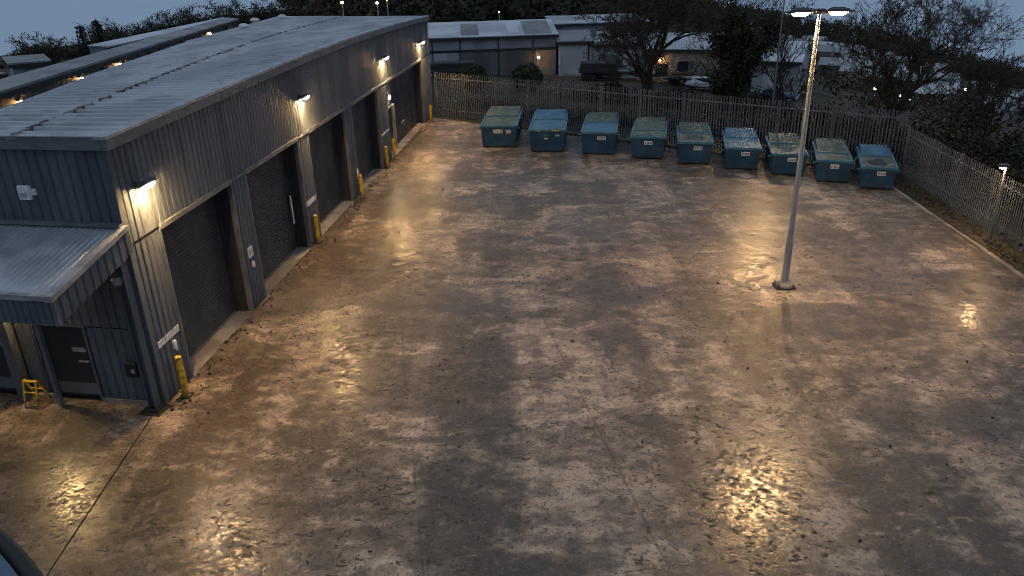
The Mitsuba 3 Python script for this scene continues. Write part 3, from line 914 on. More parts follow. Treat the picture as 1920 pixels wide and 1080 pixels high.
# ------------------------------------------------------------------ yard lamp column
lp = thing('lamp_column', 'tall galvanised lamp column with two lit heads standing in the yard', 'lamp post')
px, py = 8.70, 22.70
pm = lathe([(.112, .0), (.112, 1.6), (.105, 1.62), (.083, 1.66), (.074, 4.5), (.058, 8.42), (.04, 8.47)], 18); pm.apply_translation([px, py, 0])
obj('pole', pm, 'm_poleyard', lp, smooth=35)
obj('base_plate', xf(cbx(-.32, .32, -.26, .26, -.01, .05, b=.02), lambda v: v + [px, py, 0]), 'm_black', lp)
gm = lathe([(.30, .05), (.28, .12), (.17, .17), (.14, .19)], 16); gm.apply_translation([px, py, 0])
obj('base_collar', gm, 'm_concrete', lp, smooth=40)
for a in range(4):
    m = lathe([(.035, .05), (.035, .10), (.018, .11), (.018, .16)], 6); m.apply_translation([px + .24 * (1 if a % 2 else -1), py + .19 * (1 if a // 2 else -1), 0])
    obj('bolt', m, 'm_black', lp)
obj('hatch', xf(bx(-.06, .06, -.13, -.11, .55, 1.1), lambda v: v + [px, py, 0]), 'm_poleyard', lp)
obj('pole_band', cat_([(lambda m: (m.apply_translation([px, py, 0]), m)[1])(lathe([(.086, z), (.086, z + .05)], 14)) for z in (2.6,)]), 'm_galv', lp)
obj('bracket', cat_([xf(cbx(-.42, .42, -.05, .05, 8.45, 8.52, b=.012), lambda v: v + [px, py, 0]), xf(cbx(-.14, .14, -.12, .12, 8.51, 8.59, b=.02), lambda v: v + [px, py, 0])]), 'm_housing', lp)
for s in (-1, 1):
    h = cat_([cbx(-.30, .30, -.16, .16, 0, .10, b=.03), cbx(.24, .46, -.05, .05, .03, .075, b=.01), cbx(-.2, .2, -.1, .1, .09, .14, b=.02)])
    L = dome(.245, .125, .09); L = xf(L, lambda v: v * [1, 1, -1])
    R = trimesh.transformations.rotation_matrix(math.radians(2 * s), [0, 1, 0]) @ trimesh.transformations.rotation_matrix(math.radians(-14), [1, 0, 0])
    if s < 0:
        h = xf(h, lambda v: v * [-1, 1, 1])
    for m in (h, L):
        m.apply_transform(R); m.apply_translation([px + s * .52, py, 8.47])
    hd = obj('lamp_head', h, 'm_housing', lp)
    obj('lens', L, 'm_lens', hd, em=area(WARM, 1000))

# a second column beyond the back fence; its head is just above the frame, its reflection lies on the wet yard
lq = thing('lamp_column', 'thin lamp column rising beyond the back fence among the trees', 'lamp post')
qx, qy = 16.0, 47.4
pm = lathe([(.09, -.6), (.09, 1.4), (.06, 1.45), (.04, 9.3), (.03, 9.35)], 12); pm.apply_translation([qx, qy, 0])
obj('pole', pm, 'm_trim', lq, smooth=35)
aim = np.array([8.2, 24.5, 0]) - np.array([qx, qy, 9.35]); aim /= np.linalg.norm(aim)
sx_ = np.cross(aim, [0, 0, 1.0]); sx_ /= np.linalg.norm(sx_); sy_ = np.cross(sx_, aim)
LF = lambda v: np.array([qx, qy, 9.42]) + v[:, :1] * sx_ + v[:, 1:2] * sy_ + v[:, 2:] * aim
obj('lamp_head', xf(cat_([cbx(-.24, .24, -.19, .19, -.12, .10, b=.03), bx(-.25, .25, .17, .20, .0, .34), bx(-.25, -.225, -.19, .19, .1, .30), bx(.225, .25, -.19, .19, .1, .30)]), LF), 'm_housing', lq)
obj('lens', xf(bx(-.20, .20, -.15, .15, .10, .115), LF), 'm_lens', lq, em=area(WARM, 1250))

# ------------------------------------------------------------------ skips
def skip(x, y, head, W, L, H, style, label):
    k = thing('skip', label, 'skip', 'blue lidded skips along the back fence')
    head += float(rng.normal(0, 1.3))
    ca, sa = math.cos(math.radians(-head)), math.sin(math.radians(-head))
    def P(v):  # local: x right, y back, z up
        v = np.atleast_2d(v)
        return np.column_stack([x + v[:, 0] * ca - v[:, 1] * sa, y + v[:, 0] * sa + v[:, 1] * ca, v[:, 2]])
    b, t = W * .465, W * .5
    def shell(z0, z1):
        q = lambda z: b + (t - b) * z / H
        f0 = lambda z: .0 - .10 * z / H      # front leans out
        return P([(-q(z0), f0(z0), z0), (q(z0), f0(z0), z0), (q(z0), L, z0), (-q(z0), L, z0), (-q(z1), f0(z1), z1), (q(z1), f0(z1), z1), (q(z1), L + .05, z1), (-q(z1), L + .05, z1)])
    z0 = .08
    H1 = H - .06
    obj('body', cat_([box8(shell(z0, H1))]), 'm_skip', k)
    obj('skid', cat_([xf(bx(-b + .1, -b + .25, .05, L - .05, 0, z0), P), xf(bx(b - .25, b - .1, .05, L - .05, 0, z0), P)]), 'm_black', k)
    # rim of square tube
    r = .055
    for nm, bxs in (('rim', [bx(-t - r, t + r, -.10 - r, -.10 + r, H1 - .03, H1 + .075)]), ('rim', [bx(-t - r, t + r, L - r + .05, L + r + .05, H1 - .03, H1 + .073)]),
                    ('rim', [bx(-t - r - .001, -t + r, -.04, L, H1 - .031, H1 + .074)]), ('rim', [bx(t - r, t + r + .001, -.04, L, H1 - .031, H1 + .074)])):
        obj(nm, xf(cat_(bxs), P), 'm_skiplight', k)
    # ribs and lifting lugs on the sides
    for s in (-1, 1):
        for f in (.22, .5, .78):
            q = [(s * (b + .015), L * f - .05, z0 + .1), (s * (b + .075), L * f - .05, z0 + .1), (s * (b + .075), L * f + .05, z0 + .1), (s * (b + .015), L * f + .05, z0 + .1)]
            w = [(s * (t - .01), L * f - .05, H1 - .04), (s * (t + .05), L * f - .05, H1 - .04), (s * (t + .05), L * f + .05, H1 - .04), (s * (t - .01), L * f + .05, H1 - .04)]
            if s < 0:
                q, w = q[::-1], w[::-1]
            obj('rib', box8(P(np.array(q + w))), 'm_skip', k)
        for f in (.06, .62):
            obj('lifting_lug', tube(P([(s * (t + .02), L * f + .1, H1 - .18), (s * (t + .17), L * f + .1, H1 - .18)]), .045, 10), 'm_skiplight', k)
        obj('corner_post', xf(bx(*sorted((s * (t - .02), s * (t - .10))), -.135, -.095, z0 + .05, H1 - .035), lambda v: P(np.column_stack([v[:, 0] * (1 - .07 * (1 - v[:, 2] / H)), v[:, 1] + .10 * (1 - v[:, 2] / H), v[:, 2]]))), 'm_skip', k)
    fold = obj('front_fold', xf(bx(-t * .8, t * .8, -.115, -.075, H * .36, H * .36 + .05), lambda v: P(np.column_stack([v[:, 0], v[:, 1] + .10 * (1 - v[:, 2] / H), v[:, 2]]))), 'm_skip', k)
    # lids: rear pair stands a little higher than the front pair
    mf, mr = {'green': ('m_lidgreen', 'm_lidgreen'), 'blue': ('m_lidblue', 'm_lidblue'), 'mixed': ('m_lidgreen', 'm_lidblue'), 'wet': ('m_lidgreen', 'm_lidgreen'), 'bluewet': ('m_lidgreen', 'm_lidblue'), 'rev': ('m_lidblue', 'm_lidgreen'), 'tarp': ('m_lidgreen', 'm_lidgreen')}[style]
    sp = L * (.55 if style != 'tarp' else .35)
    n = 9
    def lid(y0, y1, za, zb, m, sag, nm):
        u, w = np.meshgrid(np.linspace(-1, 1, n), np.linspace(0, 1, n), indexing='ij')
        zz = za + (zb - za) * w - sag * (1 - u ** 2) * np.sin(np.pi * w) + .006 * np.sin(7 * u + 3 * w + x) * np.sin(5 * w + y)
        v = np.column_stack([(u * (t - .07)).ravel(), (y0 + (y1 - y0) * w).ravel(), zz.ravel()])
        ii = (np.arange(n - 1)[:, None] * n + np.arange(n - 1)[None]).ravel()
        f = np.vstack([np.column_stack([ii, ii + n, ii + n + 1]), np.column_stack([ii, ii + n + 1, ii + 1])])
        return obj(nm, trimesh.Trimesh(P(v), f, process=False), m, k, smooth=True)
    d = lid(-.03, sp, H1 + .045, H1 + .045, mf, .030 if style in ('wet', 'bluewet', 'green') else -.02, 'front_lid')
    if style in ('wet', 'bluewet'):
        u = np.linspace(0, 2 * np.pi, 22, endpoint=False)
        rr = 1 + .22 * np.sin(3 * u + x) + .12 * np.sin(5 * u)
        v = np.vstack([[(0, sp * .48, H1 + .030)], np.column_stack([t * .55 * rr * np.cos(u), sp * .48 + sp * .30 * rr * np.sin(u), np.full(22, H1 + .030)])])
        obj('rain_puddle', trimesh.Trimesh(P(v), [[0, 1 + i, 1 + (i + 1) % 22] for i in range(22)], process=False), 'm_water', d)
    lid(sp + .06, L + .02, H1 + .09, H1 + .24, mr, -.05, 'rear_lid')
    obj('rear_board', xf(bx(-t + .02, t - .02, L + .01, L + .045, H1 + .06, H1 + .23), P), 'm_skip', k)
    obj('lid_bar', xf(cat_([cbx(-t + .06, t - .06, sp - .03, sp + .07, H1 - .0, H1 + .105, b=.02)]), P), 'm_skiplight', k)
    # plates on the front
    def plate(cx, cz, w, h, m='m_white', nm='label_plate'):
        yf = lambda z: -.104 * z / H - .012
        return obj(nm, box8(P([(cx - w, yf(cz - h) - .012, cz - h), (cx + w, yf(cz - h) - .012, cz - h), (cx + w, yf(cz - h), cz - h), (cx - w, yf(cz - h), cz - h), (cx - w, yf(cz + h) - .012, cz + h), (cx + w, yf(cz + h) - .012, cz + h), (cx + w, yf(cz + h), cz + h), (cx - w, yf(cz + h), cz + h)])), m, k)
    def scribble(cx, cz, w, h):
        for dz in (-.35, .3):
            for j in range(3):
                xx = cx + (j - 1) * w * .62
                zz = cz + dz * h
                obj('print', xf(bx(xx - w * .22, xx + w * .22, -.03, -.02, zz - h * .2, zz + h * .2), lambda v: P(np.column_stack([v[:, 0], v[:, 1] - .104 * zz / H, v[:, 2]]))), 'm_skip', k)
    hh = H * .74
    if style == 'green':
        plate(-.02 * W, hh, .125 * W, .105); scribble(-.02 * W, hh, .125 * W, .105)
        plate(.27 * W, hh - .01, .07 * W, .10); scribble(.27 * W, hh - .01, .07 * W, .1)
    elif style == 'blue' and W > 1.9:
        plate(-.02 * W, hh, .09 * W, .06, 'm_skiplight'); plate(-.03 * W, hh - .17, .055 * W, .03)
        plate(.28 * W, hh + .01, .06 * W, .06, 'm_grey')
        obj('edge_marking', cat_([xf(bx(-.30 * W, -.20 * W, -.17, -.155, H1 - .02, H1 + .05), P), xf(bx(.12 * W, .34 * W, -.17, -.155, H1 - .02, H1 + .05), P)]), 'm_yellow', k)
    else:
        q = .08 * W if style != 'tarp' else .02 * W
        plate(q, hh, .125 * W, .10); scribble(q, hh, .125 * W, .10)
spec = [(-1.0, 44.0, 5, 2.1, 5.3, 1.32, 'green', 'blue skip with green front lid and two front labels, nearest the warehouse'),
        (1.78, 42.6, 6.5, 2.02, 5.3, 1.30, 'blue', 'blue skip with blue lids and yellow marks on its front rim, second from the left'),
        (4.6, 41.65, 8.5, 1.92, 4.9, 1.28, 'rev', 'blue skip with blue front lid and green rear lid, third from the left'),
        (7.1, 40.35, 9.5, 1.82, 4.55, 1.24, 'tarp', 'blue skip covered by one long green sheet, fourth from the left'),
        (9.35, 38.95, 11, 1.74, 4.3, 1.20, 'wet', 'blue skip with green lids and a rain puddle, fifth from the left'),
        (11.45, 37.6, 12, 1.68, 4.05, 1.16, 'blue', 'blue skip with two plain blue lids, sixth from the left'),
        (13.35, 36.3, 14, 1.6, 3.9, 1.12, 'wet', 'blue skip with green lids and a shining puddle, third from the right'),
        (14.98, 34.85, 16, 1.5, 3.95, 1.10, 'tarp', 'blue skip under a long green sheet, just right of the lamp column'),
        (16.5, 33.55, 17, 1.45, 3.9, 1.06, 'bluewet', 'blue skip with blue rear lid and wet front cover, right end of row')]
for s in spec:
    skip(*s)

# ------------------------------------------------------------------ the rim of the camera's own mast platform
mr = thing('mast_platform', 'steel rim of the mast platform, cut off at the lower left corner', 'platform')
cx0, cy0, R0 = -1.88, .115, 1.36
th = np.radians(np.linspace(-10, 120, 60))
rim = np.column_stack([cx0 + R0 * np.cos(th), cy0 + R0 * np.sin(th), np.full(60, 8.93)])
obj('rim_tube', tube(rim, .017, 10), 'm_black', mr, smooth=60)
v, f = [], []
for r_, z in ((R0 - .02, 8.945), (R0 - .05, 8.965), (R0 - .075, 8.965), (R0 - .10, 8.93), (R0 - .13, 8.80)):
    v.append(np.column_stack([cx0 + r_ * np.cos(th), cy0 + r_ * np.sin(th), np.full(60, z)]))
V = np.vstack(v)
for k in range(4):
    for i in range(59):
        f += [[k * 60 + i, k * 60 + i + 1, k * 60 + 61 + i], [k * 60 + i, k * 60 + 61 + i, k * 60 + 60 + i]]
obj('rim_sheet', trimesh.Trimesh(V, f, process=False), 'm_steelblue', mr, smooth=True)
ml = lathe([(.11, 0), (.11, 8.5), (.12, 8.8)], 16); ml.apply_translation([cx0, cy0, 0])
obj('mast', ml, 'm_galv', mr, smooth=40)
dk = lathe([(.02, 8.78), (R0 - .14, 8.78), (R0 - .14, 8.81), (.02, 8.81)], 40); dk.apply_translation([cx0, cy0, 0])
obj('deck', dk, 'm_trim', mr)

# ------------------------------------------------------------------ far buildings
def hall(name, a, b, depth, ze, zr, wallm, roofm, label, mono=False, split=None, doors=(), rl=(), base=None, roofpatch=()):
    """a shed: front wall from a to b (world xy), running back by depth; heights are absolute"""
    k = thing(name, label, 'building')
    a, b = np.array(a, float), np.array(b, float)
    L = np.linalg.norm(b - a); d = (b - a) / L
    nb = np.array([-d[1], d[0]])
    if nb @ ((a + b) / 2) < 0:
        nb = -nb
    def P(v):
        v = np.atleast_2d(v).astype(float)
        return np.column_stack([a[0] + v[:, 0] * d[0] + v[:, 1] * nb[0], a[1] + v[:, 0] * d[1] + v[:, 1] * nb[1], v[:, 2]])
    zb = (min(tz1(*a), tz1(*b)) - 1.0) if base is None else base
    D = depth
    rid = D if mono else D / 2
    if mono:
        wall = box8(P([(0, 0, zb), (L, 0, zb), (L, D, zb), (0, D, zb), (0, 0, ze), (L, 0, ze), (L, D, zr), (0, D, zr)]))
    else:
        pr = np.array([(0, zb), (D, zb), (D, ze), (rid, zr), (0, ze)])
        v = np.vstack([[(0, y, z) for y, z in pr], [(L, y, z) for y, z in pr]])
        f = [[0, 1, 2], [0, 2, 3], [0, 3, 4], [5, 7, 6], [5, 8, 7], [5, 9, 8]]
        for i in range(5):
            j = (i + 1) % 5
            f += [[i, 5 + i, 5 + j], [i, 5 + j, j]]
        wall = trimesh.Trimesh(P(v), f, process=False)
    obj('wall', wall, wallm, k)
    def slab(y0, z0, y1, z1):
        return box8(P([(-.3, y0, z0), (L + .3, y0, z0), (L + .3, y1, z1), (-.3, y1, z1), (-.3, y0, z0 + .14), (L + .3, y0, z0 + .14), (L + .3, y1, z1 + .14), (-.3, y1, z1 + .14)]))
    sl_ = (zr - ze) / rid
    R = [slab(-.3, ze - .3 * sl_ + .02, rid, zr + .02)]
    if not mono:
        R.append(slab(rid, zr + .02, D + .3, ze - .3 * sl_ + .02))
    r = obj('roof', cat_(R), roofm, k)
    for (x0, x1, f0, f1, m) in roofpatch:
        y0, y1 = f0 * rid, f1 * rid
        obj('roof_panel', box8(P([(x0, y0, ze + sl_ * y0 + .15), (x1, y0, ze + sl_ * y0 + .15), (x1 , y1, ze + sl_ * y1 + .15), (x0, y1, ze + sl_ * y1 + .15), (x0, y0, ze + sl_ * y0 + .20), (x1, y0, ze + sl_ * y0 + .20), (x1, y1, ze + sl_ * y1 + .20), (x0, y1, ze + sl_ * y1 + .20)])), m, r)
    obj('eaves_gutter', xf(bx(-.3, L + .3, -.45, -.28, ze - .28, ze + .02), P), 'm_dark', k)
    if split:
        obj('band', xf(bx(0, L, -.12, .02, split - .18, split + .12), P), 'm_dark', k)
    for x0, x1, z0, z1, m in doors:
        nm = 'window' if m == 'm_window' else ('door' if z1 - z0 > 1.7 else 'panel')
        obj(nm, xf(bx(x0, x1, -.09, .03, z0, z1), P), m, k)
    for x in rl:
        obj('joint_strip', xf(bx(x - .07, x + .07, -.15, .02, zb, ze - .28), P), 'm_dark', k)
    return k, P

# left: the long neighbouring shed with four lit lamps
_, PL = hall('neighbour_shed', (-29.0, 40.0), (-36.9, 106.0), 1.9, 3.92, 4.02, 'm_farwalldark', 'm_farroofgrey', 'long dark shed with four lit wall lamps behind the warehouse roof', mono=True,
         doors=[(24, 24.5, 1.5, 4.0, 'm_farwall'), (13.5, 16.5, .5, 3.2, 'm_farwall'), (33, 33.4, 1, 3.9, 'm_trim'), (45, 45.5, 1, 3.9, 'm_trim')], rl=(19, 30, 40, 52, 60))
hall('back_shed', (-41.4, 79.9), (-42.9, 122.0), 1.8, 3.1, 3.25, 'm_farwall', 'm_farroof', 'low shed with a bright metal roof behind the long dark shed', mono=True)
hall('small_shed', (-43.4, 67.2), (-41.2, 68.8), 5, 3.0, 3.15, 'm_farwall', 'm_farroofgrey', 'small grey shed at the left edge of the picture below the treeline', mono=True)
hall('brick_shed', (-45.2, 63.4), (-43.9, 66.2), 5, 2.3, 2.6, 'm_farwallbeige', 'm_farroofgrey', 'low brown shed at the far left edge of the picture', mono=True)
def shed_lamp(x, y, z, nrm, power, label, col=ORANGE):
    k = thing('shed_lamp', label, 'wall lamp', 'small lit lamps on the neighbouring buildings')
    n_ = np.array([nrm[0], nrm[1], 0.0]); n_ /= np.linalg.norm(n_)
    side_ = np.array([-n_[1], n_[0], 0])
    def P(v):
        v = np.atleast_2d(v)
        return np.array([x, y, z]) + v[:, :1] * side_ + v[:, 1:2] * n_ + v[:, 2:] * np.array([0, 0, 1])
    obj('case', xf(cbx(-.22, .22, -.05, .16, .02, .16, b=.02), P), 'm_housing', k)
    m = trimesh.creation.icosphere(subdivisions=2, radius=.16)
    m.vertices[:, 2] *= .8
    obj('lens', xf(m, lambda v: P(v + [0, .17, -.11])), 'm_lens', k, em=area(col, power, .12))
nl = np.array([66.0, 7.9])
for (x, y, z), lab in zip([(-29.69, 45.66, 3.15), (-30.78, 54.67, 3.3), (-31.69, 62.22, 3.4), (-35.18, 91.09, 3.5)],
                          ['nearest of the four lit lamps on the long dark shed', 'second lit lamp along the long dark shed', 'third lit lamp along the long dark shed', 'farthest lit lamp on the long dark shed']):
    shed_lamp(x, y, z, nl, 55, lab)

# beyond the back fence
A0, A1 = np.array([-11.2, 96.0]), np.array([5.2, 97.2])
hall('grey_hall', A0, A1, 15, 1.75, 2.95, 'm_farwall', 'm_farroof', 'grey metal hall with a patched sloping roof beyond the back fence', split=.2,
     doors=[(.6, 4.3, -3.2, 0, 'm_farwall'), (1.2, 3.0, -2.4, -.05, 'm_farwhite'), (4.8, 9.2, -3.2, 0, 'm_farwalldark'), (9.4, 14.0, -3.2, 0, 'm_farwalldark'), (14.3, 16.2, -3.2, 0, 'm_farwallbeige')],
     rl=(1.2, 4.6, 9.3, 13.6), roofpatch=[(4.8, 7.0, .05, .8, 'm_farroofgrey'), (10.6, 12.0, .1, .95, 'm_farwhite'), (2.6, 4.6, .03, .9, 'm_farroof'), (12.6, 16, .03, .9, 'm_farroofgrey')])
hall('left_hall', (-22, 108), (-11.6, 109), 12, 1.3, 2.0, 'm_farwall', 'm_farroofgrey', 'grey-roofed hall just showing past the far end of the warehouse')
hall('white_hall', (5.5, 95.5), (9.4, 95.5), 12, 1.0, 1.75, 'm_farwhite', 'm_farroofgrey', 'pale hall with a large white wall next to the grey hall', split=None,
     doors=[(.4, 3.3, -2.8, .5, 'm_farwhite'), (3.5, 3.7, -2.8, .75, 'm_dark')], mono=False)
hall('tall_hall', (5.8, 112), (19, 113), 10, 1.85, 2.25, 'm_farwall', 'm_farroof', 'taller grey hall with a bright roof behind the white hall', mono=True)
hall('roof_hall', (9.7, 95.5), (14.6, 94.4), 12, .65, 1.5, 'm_farwall', 'm_farroof', 'low shed with a pale roof behind the bare tree in the middle', doors=[(.6, 3.2, -2.8, -.6, 'm_farwalldark')])
hall('long_hall', (15.9, 94.0), (24.2, 91.6), 11, .05, 1.35, 'm_farwallbeige', 'm_farroof', 'long beige shed with a bright pale roof between the two large trees', doors=[(1.2, 2.6, -3.2, -1.6, 'm_window'), (4, 5.6, -3.4, -1.2, 'm_farwalldark')])
hall('low_hall', (25.4, 91.0), (32.2, 87.8), 11, -1.1, .5, 'm_farwall', 'm_farroof', 'pale-roofed shed behind the dark ivy-clad tree', doors=[(.7, 2.4, -5, -2.6, 'm_window'), (3.6, 5.6, -5.2, -2.4, 'm_farwhite')])
shed_lamp(3.0, 95.9, -.6, (0, -1), 40, 'lit lamp at the right end of the grey hall beyond the fence')
shed_lamp(17.4, 93.2, -1.0, (-.3, -1), 60, 'lit orange lamp by the left end of the long beige shed')

# things standing in that yard
def trailer(x, y, ang, L, label):
    z = tz1(x, y)
    k = thing('trailer', label, 'trailer')
    c, s = math.cos(math.radians(ang)), math.sin(math.radians(ang))
    P = lambda v: np.column_stack([x + v[:, 0] * c - v[:, 1] * s, y + v[:, 0] * s + v[:, 1] * c, z + v[:, 2]])
    obj('body', xf(cat_([cbx(-L / 2, L / 2, -1.2, 1.2, 1.0, 1.35, b=.05), cbx(-L / 2 + .2, L / 2 - .2, -1.1, 1.1, 1.35, 2.1, b=.1)]), P), 'm_dark', k)
    obj('chassis', xf(bx(-L / 2 + .3, L / 2 - .3, -.5, .5, .6, 1.0), P), 'm_black', k)
    for wx in (-L * .33, -L * .18, L * .36):
        for wy in (-1.05, 1.05):
            m = trimesh.creation.cylinder(radius=.48, height=.3, sections=16); m.apply_transform(trimesh.transformations.rotation_matrix(math.pi / 2, [1, 0, 0])); m.apply_translation([wx, wy, .48])
            obj('wheel', xf(m, P), 'm_black', k)
trailer(-7.2, 90.5, 4, 5.4, 'dark flat trailer parked before the grey hall')
trailer(9.8, 90.5, -6, 4.6, 'dark trailer parked before the white hall')
def car(x, y, ang, m, label, s=1.0):
    z = tz1(x, y)
    k = thing('parked_car', label, 'car', 'cars parked beyond the back fence')
    c, sn = math.cos(math.radians(ang)), math.sin(math.radians(ang))
    P = lambda v: np.column_stack([x + s * (v[:, 0] * c - v[:, 1] * sn), y + s * (v[:, 0] * sn + v[:, 1] * c), z + s * v[:, 2]])
    def loft(sec):
        v = np.array([(px_, w * sg_, pz) for (px_, w, pz) in sec for sg_ in (-1, 1)])
        n = len(sec)
        f = []
        for i in range(n):
            j = (i + 1) % n
            f += [[2 * i, 2 * j, 2 * j + 1], [2 * i, 2 * j + 1, 2 * i + 1]]
        tri = trimesh.creation.triangulate_polygon(__import__('shapely.geometry', fromlist=['Polygon']).Polygon([(q[0], q[2]) for q in sec]), engine='earcut')
        for sg_ in (0, 1):
            for t_ in tri[1]:
                f.append([2 * t_[0] + sg_, 2 * t_[1] + sg_, 2 * t_[2] + sg_])
        return trimesh.Trimesh(v, f, process=False)
    body = [(-2.1, .82, .35), (-2.15, .84, .75), (-1.95, .84, .98), (-1.0, .86, 1.0), (.75, .86, .98), (1.9, .80, .80), (2.12, .76, .60), (2.1, .76, .35)]
    cab = [(-1.75, .74, .98), (-1.35, .64, 1.42), (-.1, .64, 1.47), (.35, .66, 1.38), (1.0, .76, .97)]
    obj('body', xf(loft(body), P), m, k)
    obj('cabin', xf(loft(cab), P), 'm_window', k)
    obj('roof_panel', xf(loft([(-1.33, .60, 1.43), (-.1, .60, 1.485), (.3, .60, 1.41), (.3, .6, 1.39), (-.1, .6, 1.46), (-1.33, .6, 1.41)]), P), m, k)
    for wx in (-1.3, 1.3):
        for wy in (-.78, .78):
            w = trimesh.creation.cylinder(radius=.32, height=.2, sections=14); w.apply_transform(trimesh.transformations.rotation_matrix(math.pi / 2, [1, 0, 0])); w.apply_translation([wx, wy, .32])
            obj('wheel', xf(w, P), 'm_black', k)
car(21.2, 86.0, -14, 'm_carwhite', 'white parked car beyond the back fence between the two large trees')
car(11.2, 93.0, 0, 'm_carwhite', 'white parked car before the shed beside the white hall', .9)
car(28.6, 83.5, -30, 'm_carblue', 'blue parked car behind the dark ivy-clad tree')
dg = thing('digger', 'yellow digger with cab beside the long beige shed', 'digger')
gx_, gy_ = 19.4, 89.6; gz_ = tz1(gx_, gy_)
G = lambda v: np.asarray(v) + [gx_, gy_, gz_]
obj('body', xf(cat_([cbx(-1.3, 1.2, -.7, .7, .7, 1.5, b=.1)]), G), 'm_digger', dg)
obj('cab', xf(cbx(-.6, .5, -.6, .6, 1.5, 2.6, b=.1), G), 'm_window', dg)
obj('cab_roof', xf(cbx(-.68, .58, -.68, .68, 2.6, 2.72, b=.05), G), 'm_digger', dg)
obj('boom', tube(G(np.array([(1.2, 0, 1.3), (2.0, 0, 2.5), (2.8, 0, 1.6), (2.9, 0, .7)])), .16, 8), 'm_digger', dg)
obj('bucket', xf(cbx(2.6, 3.2, -.5, .5, .1, .7, b=.1), G), 'm_black', dg)
for wx in (-.9, .9):
    for wy in (-.75, .75):
        w = trimesh.creation.cylinder(radius=.55, height=.35, sections=14); w.apply_transform(trimesh.transformations.rotation_matrix(math.pi / 2, [1, 0, 0])); w.apply_translation([wx, wy, .55])
        obj('wheel', xf(w, G), 'm_black', dg)

# ------------------------------------------------------------------ vegetation
def grow(seed, h, r0, spread=.75, levels=6, trunk=.22, fork=3, upw=.25, first=None, low=-.15):
    """skeleton of a bare tree: list of (p0, p1, r0, r1, level)"""
    rg = np.random.default_rng(seed)
    segs = []
    def branch(p, d, L, r, lev):
        n = 4 if lev < 3 else 3
        q = p
        for i in range(n):
            d = d + rg.normal(0, .07 if lev == 0 else .16 + .03 * lev, 3) + np.array([0, 0, upw * (.3 if lev else .1)])
            d /= np.linalg.norm(d)
            e = q + d * L / n
            ra, rb = r * (1 - .5 * i / n), r * (1 - .5 * (i + 1) / n)
            segs.append((q, e, ra, rb, lev))
            if lev < levels and (i >= 1 or lev == 0) and i < n - 1 and rg.random() < (.75 if lev else .5):
                child(e, d, L * (.5 + .25 * rg.random()), rb * .62, lev + 1)
            q = e
        if lev < levels:
            for _ in range((first or fork) if lev == 0 else (fork if lev < 2 else 2)):
                child(q, d, L * (.62 + .2 * rg.random()), r * .5 * (.75 + .3 * rg.random()), lev + 1)
    def child(p, d, L, r, lev):
        a = rg.normal(size=3); a -= d * (a @ d); a /= np.linalg.norm(a)
        s = spread * (.55 + .6 * rg.random())
        nd = d * math.cos(s) + a * math.sin(s)
        lo_ = low if lev > 3 else max(low, .12)
        if nd[2] < lo_:
            nd[2] = lo_
        nd /= np.linalg.norm(nd)
        branch(p, nd, L, max(r, .006), lev)
    branch(np.zeros(3), np.array([0, 0, 1.0]), trunk, 1.0, 0)
    P = np.array([s[1] for s in segs])
    k = h / P[:, 2].max()
    return [(a * k, b * k, ra * r0, rb * r0, l) for a, b, ra, rb, l in segs]
def skeleton_mesh(segs, lo, hi, rmin, sides):
    ss = [s for s in segs if lo <= s[4] <= hi]
    a = np.array([s[0] for s in ss]); b = np.array([s[1] for s in ss])
    ra = np.maximum([s[2] for s in ss], rmin); rb = np.maximum([s[3] for s in ss], rmin * .8)
    d = b - a; d /= np.linalg.norm(d, axis=1, keepdims=True) + 1e-12
    ref = np.where(np.abs(d[:, 2:]) < .9, [[0, 0, 1.0]], [[1.0, 0, 0]])
    u = np.cross(d, ref); u /= np.linalg.norm(u, axis=1, keepdims=True); w = np.cross(d, u)
    th = np.arange(sides) / sides * 2 * np.pi
    ring = np.cos(th)[None, :, None] * u[:, None] + np.sin(th)[None, :, None] * w[:, None]
    va = a[:, None] - d[:, None] * ra[:, None, None] * .3 + ring * ra[:, None, None]
    vb = b[:, None] + ring * rb[:, None, None]
    V = np.concatenate([va, vb], 1).reshape(-1, 3)
    i = np.arange(sides); j = (i + 1) % sides
    f = np.vstack([np.column_stack([i, sides + j, j]), np.column_stack([i, sides + i, sides + j])])
    F = (f[None] + (np.arange(len(ss)) * 2 * sides)[:, None, None]).reshape(-1, 3)
    return trimesh.Trimesh(V, F, process=False)
def place(m, x, y, z, rot=0):
    m = m.copy(); m.apply_transform(trimesh.transformations.rotation_matrix(rot, [0, 0, 1])); m.apply_translation([x, y, z]); return m
